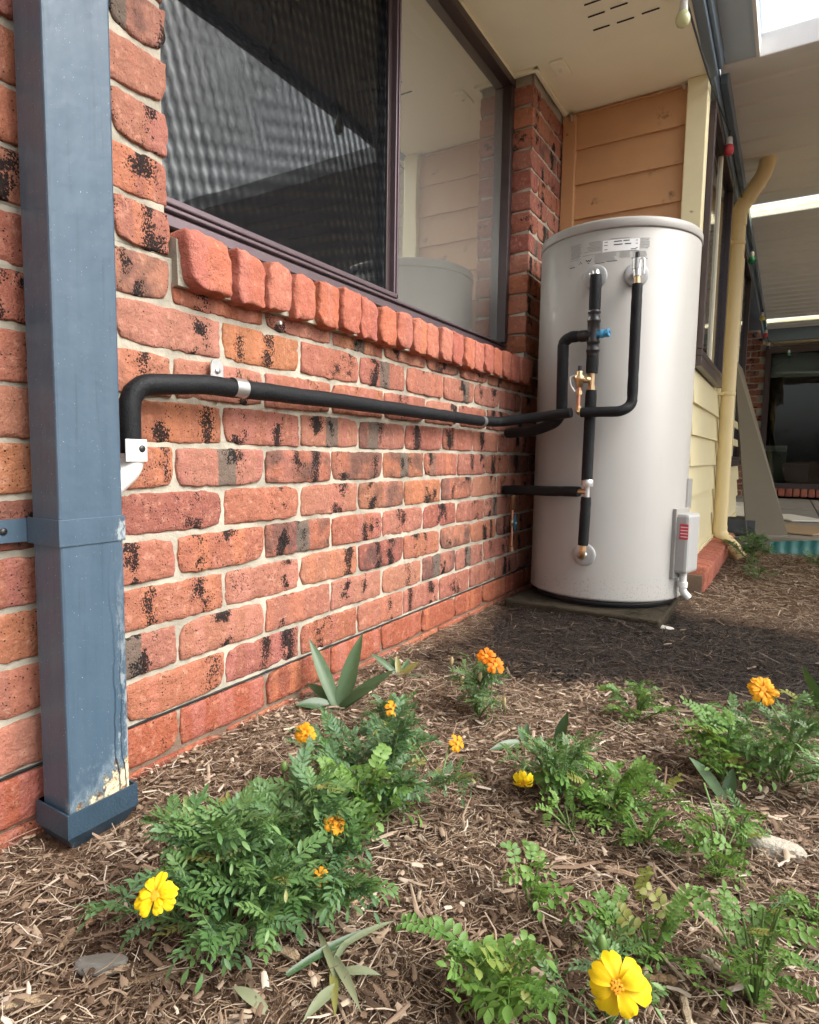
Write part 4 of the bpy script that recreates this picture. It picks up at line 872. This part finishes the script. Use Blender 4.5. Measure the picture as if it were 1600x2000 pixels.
LEAF['leaf_w'] = [pinnate_mesh('leaf', 10*i+5, M['leaf_w'], 4+i % 2, .048, .0145, .0092, True) for i in range(4)]
LEAF['leaf_f'] = [pinnate_mesh('leaf', 10*i+7, M['leaf_w'], 8, .065, .011, .0058, True) for i in range(3)]
LEAF['leaf_g'] = [pinnate_mesh('leaf', 10*i+8, M['leaf_m'], 7, .055, .012, .0036) for i in range(3)]

def orient(d, roll):
    """rotation whose +Y runs along d, with the upper side kept as near +Z as it goes, rolled a little"""
    d = d.normalized(); up = Vector((0, 0, 1)); x = d.cross(up)
    x = x.normalized() if x.length > 1e-4 else Vector((1, 0, 0)); z = x.cross(d)
    return (Matrix((x, d, z)).transposed() @ Matrix.Rotation(roll, 3, 'Y')).to_euler()
def add_leaf(par, kind, p, d, sc, rr):
    o = bpy.data.objects.new('leaf', rr.choice(LEAF[kind])); COL.objects.link(o); o.parent = par; o.location = p; o.rotation_euler = orient(d, rr.uniform(-.6, .6)); o.scale = (sc, sc, sc)
def plant(name, loc, rx, ry, h, n, kinds, label, cat, seed, size=1., stems=9, rot=0, flat=.45, stem_mat=None):
    rr = random.Random(seed); e = tag(empty(name, loc), label, cat); mb = MB(); pts = []
    for k in range(stems):
        a = 2*math.pi*(k+rr.random()*.7)/stems; ro = (rr.random()**.55)
        if k < max(1, stems//4): ro *= .35
        tx, ty = rx*ro*math.cos(a), ry*ro*math.sin(a); c_, s_ = math.cos(rot), math.sin(rot); tip = Vector((tx*c_-ty*s_, tx*s_+ty*c_, h*(1-flat*ro*ro)*rr.uniform(.82, 1.05)))
        mid = Vector((tip.x*.35, tip.y*.35, tip.z*.6)); st = [Vector((0, 0, -.01))*(1-t)**2+mid*2*t*(1-t)+tip*t*t for t in [i/6 for i in range(7)]]
        mb.tube(st, [.0024-.0012*i/6 for i in range(7)], 5, cap=False); pts.append(st)
    mb.build('stem', stem_mat or M['stem'], e)
    for i in range(n):
        st = pts[i % stems]; t = .25+.75*(rr.random()**.7); q = t*6; j = min(5, int(q)); p = st[j].lerp(st[j+1], q-j)
        az = math.atan2(p.y, p.x)+rr.gauss(0, 1.0) if p.xy.length > .015 else rr.uniform(0, 6.3); el = rr.uniform(.0, .75)+.45*(p.z/h-.5)
        d = Vector((math.cos(az)*math.cos(el), math.sin(az)*math.cos(el), math.sin(el)))
        if p.z+loc[2] > GZ+.004: add_leaf(e, rr.choice(kinds), p, d, size*rr.uniform(.62, 1.12), rr)
    return e
def petal_mesh(name, mat, L, Wd, cup, seed, notch=True, curl=.25):
    rr = random.Random(seed); vs = []; fs = []; ns, nt_ = 6, 6
    for i in range(ns+1):
        t = i/ns; w = Wd*.5*(.22+.78*math.sin(min(1, t*1.15)*math.pi*.5)**1.1)*(1 if t < .85 else 1-.25*(t-.85)/.15)
        for j in range(nt_+1):
            s_ = j/nt_*2-1; y = L*t-(.10*L*(1-abs(s_))**2*(t > .99) if notch else 0)-.16*L*s_*s_*t**3
            z = cup*L*t*(1-t)*1.6-curl*L*t*t+.05*L*math.sin(s_*4+seed)*t+.07*L*s_*s_*(1-t)+.075*L*math.sin(s_*7+seed*2)*t**3
            vs.append((s_*w, .004+y, z+.0012*rr.uniform(-1, 1)*t))
    fs = [(i*(nt_+1)+j, i*(nt_+1)+j+1, (i+1)*(nt_+1)+j+1, (i+1)*(nt_+1)+j) for i in range(ns) for j in range(nt_)]
    me = bpy.data.meshes.new(name); me.from_pydata(vs, [], fs); me.polygons.foreach_set('use_smooth', [True]*len(fs)); me.materials.append(mat); return me
PET = {}
def flower(par, head, face, r, mat, layers, seed, root=None, calyx=.02, label=None, curl=.25, wid=1.0, jitter=0):
    """head and root in the plant's own coordinates; face is the way the flower looks"""
    rr = random.Random(seed); face = Vector(face).normalized(); q = face.to_track_quat('Z', 'Y')
    mb = MB()
    for i in range(16):
        a = i*2.4; ra = .17*r*math.sqrt(i/16); c = Vector((ra*math.cos(a), ra*math.sin(a), 0)); mb.tube([c, c+Vector((ra*.3*math.cos(a), ra*.3*math.sin(a), r*.20))], [.0012, .0016], 5)
    f = mb.build('flower', M['disc'], par); f.location = head; f.rotation_euler = q.to_euler()
    if label: f['label'] = label
    key = (mat, round(r, 4), curl, wid)
    if key not in PET: PET[key] = [petal_mesh('petal', M[mat], r, r*.78*wid, .22, s_, True, curl) for s_ in range(3)]
    for li, cnt in enumerate(layers):
        for k in range(cnt):
            o = bpy.data.objects.new('petal', rr.choice(PET[key])); COL.objects.link(o); o.parent = f; sc = (1-.23*li)*rr.uniform(.88-jitter, 1.08+jitter*.4); o.scale = (sc, sc, sc); o.location = (0, 0, .0012*li)
            o.rotation_euler = (Matrix.Rotation(2*math.pi*(k+.5*(li % 2)+rr.uniform(-.12-jitter*1.6, .12+jitter*1.6))/cnt, 3, 'Z') @ Matrix.Rotation(rr.uniform(-.08-jitter*2.2, .12+jitter*1.2)+.28*li, 3, 'X') @ Matrix.Rotation(rr.uniform(-1, 1)*jitter*2.5, 3, 'Y')).to_euler()
    cal = MB().lathe([(.0, -calyx), (.0022, -calyx), (.0042, -calyx*.7), (.0058, -calyx*.2), (.0062, 0.0), (0, .001)], (0, 0, 0), n=10); c = cal.build('calyx', M['stem'], f)
    if root is not None:
        h = Vector(head)-face*calyx; rt = Vector(root); m = (h+rt)*.5+Vector((0, 0, .012)); MB().tube([rt*(1-t)**2+m*2*t*(1-t)+h*t*t for t in [i/8 for i in range(9)]], [.0016]*9, 6).build('flower_stalk', M['stem'], par)
def bud(par, p, L, rad, mat, d=(0, 0, 1), root=None):
    d = Vector(d).normalized(); MB().lathe([(0, -L*.5), (rad*.45, -L*.46), (rad, -L*.1), (rad*.92, L*.2), (rad*.5, L*.45), (0, L*.5)], p, d, 10).build('bud', M[mat], par)
    if root is not None: MB().tube([Vector(root), (Vector(root)+Vector(p))*.5+Vector((0, 0, .006)), Vector(p)-d*L*.45], .0012, 5).build('bud_stalk', M['stem'], par)
def gp(px, py): 
    p = pix(px, py, 'z', GZ); p.z = gh(p.x, p.y); return p
def at(px, py, base, dist_plane=None):
    """place seen at (px, py) at the depth of the plant's base, in the plant's coordinates"""
    d = _f+_r*((px-800)/FPX)-_u*((py-1000)/FPX); t = (Vector(base)-CAMP).dot(_f)/d.dot(_f)+(dist_plane or 0); return CAMP+d*t-Vector(base)
def strap_leaf(par, tip, L, Wd, mat='leaf_s', base=(0, 0, 0), arch=.25, name='leaf'):
    b = Vector(base); tp = Vector(tip); mid = (b+tp)*.5+Vector((0, 0, arch*L)); vs = []; fs = []; n = 9
    d = (tp-b); s_ = d.cross(Vector((0, 0, 1))); s_ = s_.normalized() if s_.length > 1e-3 else Vector((1, 0, 0))
    tc = (CAMP-(Vector(par.location)+mid)).normalized(); s2 = d.normalized().cross(tc)
    if s2.length > .2: s_ = (s_*.45+s2.normalized()*.55*(1 if s2.dot(s_) > 0 else -1)).normalized()
    up = s_.cross(d).normalized(); up = up if up.z > 0 else -up
    for i in range(n+1):
        t = i/n; c = b*(1-t)**2+mid*2*t*(1-t)+tp*t*t; w = Wd*.5*(.45+.75*math.sin(math.pi*min(1, t*.8+.12)))*(1-t**5)*1.05
        for j in (-1, -.5, 0, .5, 1): vs.append(c+s_*(w*j)+up*(.22*w*j*j))
    fs = [(i*5+j, i*5+j+1, i*5+j+6, i*5+j+5) for i in range(n) for j in range(4)]
    return MB().add(vs, fs, True).build(name, M[mat], par)

V3 = Vector
# the big marigold clump in the left foreground
b = gp(440, 1838); P = plant('marigold_plant', b, .13, .11, .15, 298, ['leaf_m', 'leaf_m', 'leaf_d'], 'bushy marigold with a yellow flower at left, nearest the camera', 'marigold', 21, 1.0, 17, .5)
flower(P, at(305, 1750, b, -.11), (.35, -.6, .75), .0205, 'yellow', (9, 6), 3, (-.05, .0, .04), label='bright yellow open flower', curl=.1, wid=.8, jitter=.06)
bud(P, at(398, 1600, b, .06), .016, .0050, 'stem', (.1, 0, 1), at(405, 1690, b, .06)); bud(P, at(445, 1588, b, .06), .017, .0052, 'stem', (.1, 0, 1), at(450, 1690, b, .06))
b = gp(590, 1765); P = plant('marigold_plant', b, .125, .10, .155, 290, ['leaf_m', 'leaf_m', 'leaf_d'], 'bushy marigold with tiny orange flowers right behind the yellow flowered one', 'marigold', 51, 1.0, 15, .5)
flower(P, at(655, 1607, b, -.02), (.5, -.2, .7), .013, 'amber', (7, 4), 4, (.05, .05, .08)); flower(P, at(625, 1712, b, -.08), (.3, -.5, .7), .009, 'amber', (6, 3), 5, (.04, .02, .07))
bud(P, at(555, 1498, b, .06), .018, .0054, 'stem', (.1, 0, 1), at(563, 1620, b, .06)); bud(P, at(500, 1570, b, .06), .014, .0048, 'stem', (.1, 0, 1), at(508, 1660, b, .06))
# the marigold behind it
b = gp(755, 1572); P = plant('marigold_plant', b, .155, .11, .15, 290, ['leaf_d', 'leaf_d', 'leaf_m'], 'dark leaved bushy marigold with small orange flowers beside the strap leaved plant', 'marigold', 22, .95, 15, .4)
flower(P, at(595, 1432, b, .03), (.3, -.6, .6), .017, 'amber', (7, 5), 6, (-.06, .05, .05)); flower(P, at(768, 1385, b, .1), (.6, -.3, .5), .014, 'amber', (6, 4), 7, (.03, .09, .05)); flower(P, at(893, 1452, b, .02), (.8, -.2, .5), .014, 'amber', (6, 4), 8, (.09, .03, .05))
b = gp(765, 1435); plant('marigold_plant', b, .075, .06, .075, 70, ['leaf_d', 'leaf_m'], 'low marigold foliage tucked behind the strap leaved plant', 'marigold', 35, .8, 8)
b = gp(695, 1650); plant('weed_seedling', b, .10, .055, .12, 46, ['leaf_w'], 'bright green round leaved weed between the two big marigolds', 'weed', 23, 1.0, 8, .5)
# strap leaved plants by the wall
b = gp(660, 1385); P = tag(empty('strap_leaf_plant', b), 'strap leaved plant with long green blades against the brick footing', 'plant')
for px, py, dz, w in ((603, 1246, .04, .027), (709, 1236, .05, .031), (772, 1308, -.02, .026), (576, 1378, -.04, .026), (598, 1335, .05, .022), (700, 1300, .04, .026), (735, 1345, -.04, .020)):
    t = at(px, py, b, dz); strap_leaf(P, t, t.length, w, arch=.05 if t.z > .08 else .18)
b = gp(780, 1322); P = tag(empty('strap_leaf_plant', b), 'smaller strap leaved plant just right of the large one', 'plant')
for px, py, dz, w in ((722, 1275, .02, .016), (760, 1282, .05, .014), (820, 1292, .0, .016), (775, 1280, .03, .014), (845, 1322, .0, .010), (800, 1285, .06, .012)):
    t = at(px, py, b, dz); strap_leaf(P, t, t.length, w, arch=.08)
# pale marigold with two orange flowers
b = gp(935, 1400); P = plant('marigold_plant', b, .085, .07, .135, 110, ['leaf_p', 'leaf_p', 'leaf_g'], 'pale wispy marigold with two orange flowers at the edge of the dark soil', 'marigold', 24, 1.0, 12, 0, .5)
flower(P, at(950, 1282, b, -.02), (.35, -.7, .55), .020, 'orange', (9, 4), 9, (.02, .0, .07), label='upper orange flower', curl=.06, wid=.72, jitter=.05); flower(P, at(968, 1299, b, -.05), (.5, -.55, .6), .020, 'orange', (9, 4), 10, (.03, .0, .06), label='lower orange flower', curl=.06, wid=.72, jitter=.05)
for px, py in ((882, 1292), (903, 1330), (938, 1322), (945, 1370), (970, 1405), (985, 1372)): bud(P, at(px, py, b, -.03), .024, .0048, 'bud', (.1, 0, 1), at(px+3, py+30, b, -.01))
# marigold with drooping yellow flower
b = gp(1085, 1565); P = plant('marigold_plant', b, .11, .08, .105, 120, ['leaf_m', 'leaf_g', 'leaf_p'], 'feathery marigold with a drooping yellow flower in the middle of the bed', 'marigold', 25, .85, 11)
flower(P, at(1022, 1527, b, -.05), (.25, -.65, -.45), .017, 'yellow', (7, 5), 11, at(1040, 1490, b), .022, label='drooping yellow flower', curl=.5)
b = gp(1085, 1470); P = tag(empty('strap_leaf_plant', b), 'strap leaved seedling behind the feathery marigold', 'plant')
for px, py, dz, w in ((1110, 1390, .0, .020), (955, 1466, -.02, .016), (1012, 1416, .02, .013), (1030, 1412, .03, .013)):
    t = at(px, py, b, dz); strap_leaf(P, t, t.length, w, arch=.06, base=V3((-.06, -.02, .01)) if px < 1040 else V3((0, 0, 0)))
b = gp(1245, 1415); plant('marigold_plant', b, .095, .06, .085, 55, ['leaf_g', 'leaf_w', 'leaf_f'], 'small green marigold seedling in front of the dark wet soil', 'marigold', 26, .8, 8)
# right hand marigold
b = gp(1530, 1530); P = plant('marigold_plant', b, .14, .12, .15, 240, ['leaf_m', 'leaf_p', 'leaf_m'], 'bushy marigold with an orange flower at the right edge', 'marigold', 27, .95, 14)
flower(P, at(1490, 1347, b, .08), (.35, -.75, .5), .027, 'amber', (10, 6), 12, (-.01, .08, .09), label='large orange flower', curl=.06, wid=.72, jitter=.05)
b = gp(1410, 1530); plant('weed_seedling', b, .10, .07, .12, 46, ['leaf_f', 'leaf_w'], 'light green feathery weed leaning on the right hand marigold', 'weed', 28, 1.0, 8)
b = gp(1190, 1590); plant('weed_seedling', b, .12, .07, .075, 70, ['leaf_w', 'leaf_f', 'leaf_f'], 'spreading light green weed right of the feathery marigold', 'weed', 29, .95, 11, .4)
b = gp(1260, 1650); plant('weed_seedling', b, .08, .045, .05, 24, ['leaf_f', 'leaf_f'], 'fine leaved weed in the open mulch below the spreading weed', 'weed', 36, .8, 8, -.4)
b = gp(1115, 1630); plant('weed_seedling', b, .05, .03, .05, 14, ['leaf_w', 'leaf_f'], 'tiny weed below the drooping yellow flower', 'weed', 37, .75, 5)
b = gp(1420, 1570); P = tag(empty('strap_leaf_plant', b), 'strap leaved seedling among weeds left of the right hand marigold', 'plant')
for px, py, dz, w in ((1345, 1478, .0, .019), (1450, 1592, -.05, .019), (1432, 1500, .02, .018)):
    t = at(px, py, b, dz); strap_leaf(P, t, t.length, w, arch=.12)
b = gp(1040, 1785); plant('weed_seedling', b, .028, .02, .085, 13, ['leaf_w'], 'single upright weed stem in bare mulch at centre', 'weed', 30, .8, 4)
b = gp(975, 1985); plant('weed_seedling', b, .095, .055, .08, 40, ['leaf_w', 'leaf_w', 'leaf_f'], 'round leaved weed at the bottom edge left of the yellow flower', 'weed', 31, 1.0, 9)
# the big yellow flower at the bottom
b = gp(1190, 2010); P = plant('marigold_plant', b, .06, .05, .06, 34, ['leaf_g', 'leaf_m'], 'marigold with one large open yellow flower at the bottom of the bed', 'marigold', 32, .9, 6)
flower(P, at(1205, 1925, b, -.06), (.25, -.85, .62), .0285, 'yellow', (7, 3), 13, (.0, .0, .03), label='large open yellow flower', curl=.4, wid=1.05, jitter=.10)
bud(P, at(1175, 1845, b, .02), .024, .0062, 'stem', (0, 0, 1), at(1178, 1960, b, .02))
b = gp(1270, 1880); plant('weed_seedling', b, .11, .06, .055, 26, ['leaf_w', 'leaf_f'], 'leafy weed behind the large yellow flower', 'weed', 33, .85, 10, .3)
b = gp(1475, 1960); plant('weed_seedling', b, .075, .055, .13, 42, ['leaf_g', 'leaf_w', 'leaf_f'], 'tall scraggly weed in the bottom right corner', 'weed', 34, .8, 11)
b = gp(1400, 1720); P = plant('weed_seedling', b, .05, .05, .10, 24, ['leaf_f', 'leaf_w'], 'thin weed with long pale stem left of the stone', 'weed', 38, .8, 6)
MB().tube([V3((0, 0, 0)), at(1410, 1660, b), at(1395, 1590, b), at(1375, 1530, b, .05)], .0018, 6).build('stalk', M['stem'], P)
b = gp(1450, 1665); plant('weed_seedling', b, .04, .035, .07, 16, ['leaf_w', 'leaf_g'], 'small weed tuft touching the pale stone', 'weed', 39, .8, 5)
b = gp(1590, 1800); plant('weed_seedling', b, .03, .03, .03, 10, ['leaf_w'], 'tiny weed at the right edge below the stone', 'weed', 40, .8, 4)
b = gp(1610, 1390); P = tag(empty('strap_leaf_plant', b), 'strap leaves at the right edge behind the orange flower', 'plant')
for px, py, dz, w in ((1566, 1298, .0, .022), (1575, 1355, -.02, .018), (1625, 1310, .0, .02)):
    t = at(px, py, b, dz); strap_leaf(P, t, t.length, w, arch=.05)
# shrub by the cream downpipe, small weed in front of it
b = gp(1468, 1108); P = plant('small_shrub', b, .15, .12, .19, 120, ['leaf_m', 'leaf_p', 'leaf_d'], 'small leafy shrub growing beside the cream downpipe shoe', 'shrub', 41, 1.35, 12)
b = gp(1480, 1135); plant('weed_seedling', b, .14, .06, .04, 24, ['leaf_p', 'leaf_g'], 'sparse low weed in front of the small shrub', 'weed', 42, 1.2, 7)
b = gp(1592, 1112); plant('weed_seedling', b, .06, .05, .06, 18, ['leaf_m'], 'weed tuft at the right edge near the teal edging', 'weed', 43, 1.2, 5)
# wilted strap leaves lying in the foreground
b = gp(640, 1915); P = tag(empty('wilted_plant', b+V3((0, 0, .012))), 'wilted pale strap leaves lying flat in the foreground mulch', 'wilted plant')
for px, py, w in ((590, 2020, .010), (618, 1835, .007), (735, 1826, .008), (745, 1925, .008), (560, 1925, .008), (705, 1998, .009), (655, 2010, .008), (775, 1815, .006), (690, 1845, .006)):
    t = gp(px, py)-b; t.z = .004+.014*((px*7) % 5)/5; strap_leaf(P, t, t.length, w, base=V3((((px*13) % 7-3)*.012, ((px*29) % 7-3)*.010, .004)), mat='leaf_x' if px not in (735, 655) else 'leaf_s', arch=.04+.05*((px*3) % 4))
b = gp(520, 1990); P = tag(empty('fallen_leaf', b+V3((0, 0, .012))), 'fallen long green leaf at the bottom edge', 'leaf'); t = gp(455, 1962)-b; t.z = .012; strap_leaf(P, t, t.length, .010, 'leaf_x', arch=.12, name='blade')
# stone, paper scrap, loose wood pieces
def lump(name, loc, s, mat, label, cat, seed, rz=0):
    bm = bmesh.new(); bmesh.ops.create_icosphere(bm, subdivisions=3, radius=1)
    for v in bm.verts:
        c = v.co; k = 1+.22*nz(c.x*1.3+seed, c.y*1.3, c.z*1.3)+.08*nz(c.x*4, c.y*4+seed, c.z*4); c = c*k
        c.z = max(-.5, min(.55, c.z)); v.co = Vector((c.x*s[0], c.y*s[1], c.z*s[2]))
    me = bpy.data.meshes.new(name); bm.to_mesh(me); bm.free(); o = link(name, me, mat); o.location = loc; o.rotation_euler = (0, .1, rz); return tag(o, label, cat)
b = gp(1515, 1665); lump('stone', b+V3((0, 0, .008)), (.040, .017, .026), M['stone'], 'pale angular stone lying on the mulch at right', 'stone', 4, .15)
b = gp(1296, 1233); lump('paper_scrap', b+V3((0, 0, .006)), (.034, .020, .006), M['paper'], 'crumpled white scrap by the front corner of the slab', 'scrap', 9, .4)
b = gp(200, 1895); lump('grey_stone', b+V3((0, 0, .008)), (.030, .011, .016), plain('grey stone', (.17, .16, .14), .9, var=.2), 'grey elongated pebble in the left foreground mulch', 'stone', 14, .75)
def chip(px, py, L, w, h, rz, c, label, seed):
    b = gp(px, py); rr = random.Random(seed); mb = MB(); n = 6; pts = [V3((L*(i/n-.5), .006*L*10*rr.uniform(-.15, .15), h*.6+.002*rr.random())) for i in range(n+1)]
    L_ = L; mb.tube([q_*.75 for q_ in pts], [w*.7*rr.uniform(.55, 1.05)*(.6 if i in (0, n) else 1) for i in range(n+1)], 6, smooth=False); o = mb.build('wood_chip', plain('chip '+str(seed), c, .85, var=.3, scale=90, bump=.003)); o.location = b+V3((0, 0, .006)); o.rotation_euler = (0, rr.uniform(-.12, .12), rz); tag(o, label, 'wood chip')
for i, (px, py, L, w, rz, c, lab) in enumerate(((130, 1840, .05, .007, 2.2, (.30, .20, .12), 'brown wood chip left of the pebble, below the downpipe'), (300, 1712, .055, .008, .1, (.42, .30, .20), 'pale wood chip just above the yellow flower at left'), (300, 1920, .075, .007, .9, (.22, .14, .08), 'long brown stick right of the grey pebble'), (45, 1975, .075, .008, .8, (.38, .28, .17), 'tan stick in the bottom left corner'), (560, 1870, .045, .009, .2, (.42, .31, .19), 'tan wood chip below the large left marigold'), (690, 1770, .05, .009, .7, (.36, .24, .14), 'brown chip between left marigold and bare mulch'), (980, 1445, .07, .006, 1.25, (.44, .33, .22), 'pale stick below the two orange flowers'), (1020, 1612, .03, .006, .3, (.45, .36, .25), 'small pale chip below the drooping yellow flower'), (1260, 1540, .07, .006, .4, (.42, .31, .20), 'pale stick between the weeds at centre right'), (1215, 1712, .09, .007, -.1, (.40, .28, .18), 'long tan chip in the open mulch at centre right'), (1440, 1930, .10, .008, -.35, (.34, .24, .15), 'brown stick in the bottom right weeds'), (1390, 1898, .035, .007, -.4, (.55, .46, .33), 'whitish grooved chip near the large yellow flower'), (1290, 1925, .05, .009, .4, (.30, .19, .10), 'dark brown chip right of the large yellow flower'), (1340, 1985, .06, .009, 1.9, (.50, .40, .27), 'upright pale splinter at the bottom edge'), (235, 1905, .04, .006, .9, (.40, .30, .20), 'tan chip touching the grey pebble'), (190, 1800, .045, .006, 1.6, (.26, .15, .08), 'reddish brown chip below the downpipe shoe'))):
    chip(px, py, L, w, .006, rz, c, lab, 300+i)

# ---------------------------------------------------------------- stand each empty at the foot of its thing
bpy.context.view_layer.update()
for o in [o for o in COL.objects if o.type == 'EMPTY' and o.parent is None and o.location.length < 1e-6]:
    pts = [m.matrix_world @ Vector(c) for m in o.children_recursive if m.type == 'MESH' for c in m.bound_box]
    if not pts: continue
    lo = Vector([min(p[i] for p in pts) for i in range(3)]); hi = Vector([max(p[i] for p in pts) for i in range(3)])
    o.location = ((lo.x+hi.x)/2, (lo.y+hi.y)/2, lo.z); inv = Matrix.Translation(-o.location)
    for ch in o.children: ch.matrix_parent_inverse = inv
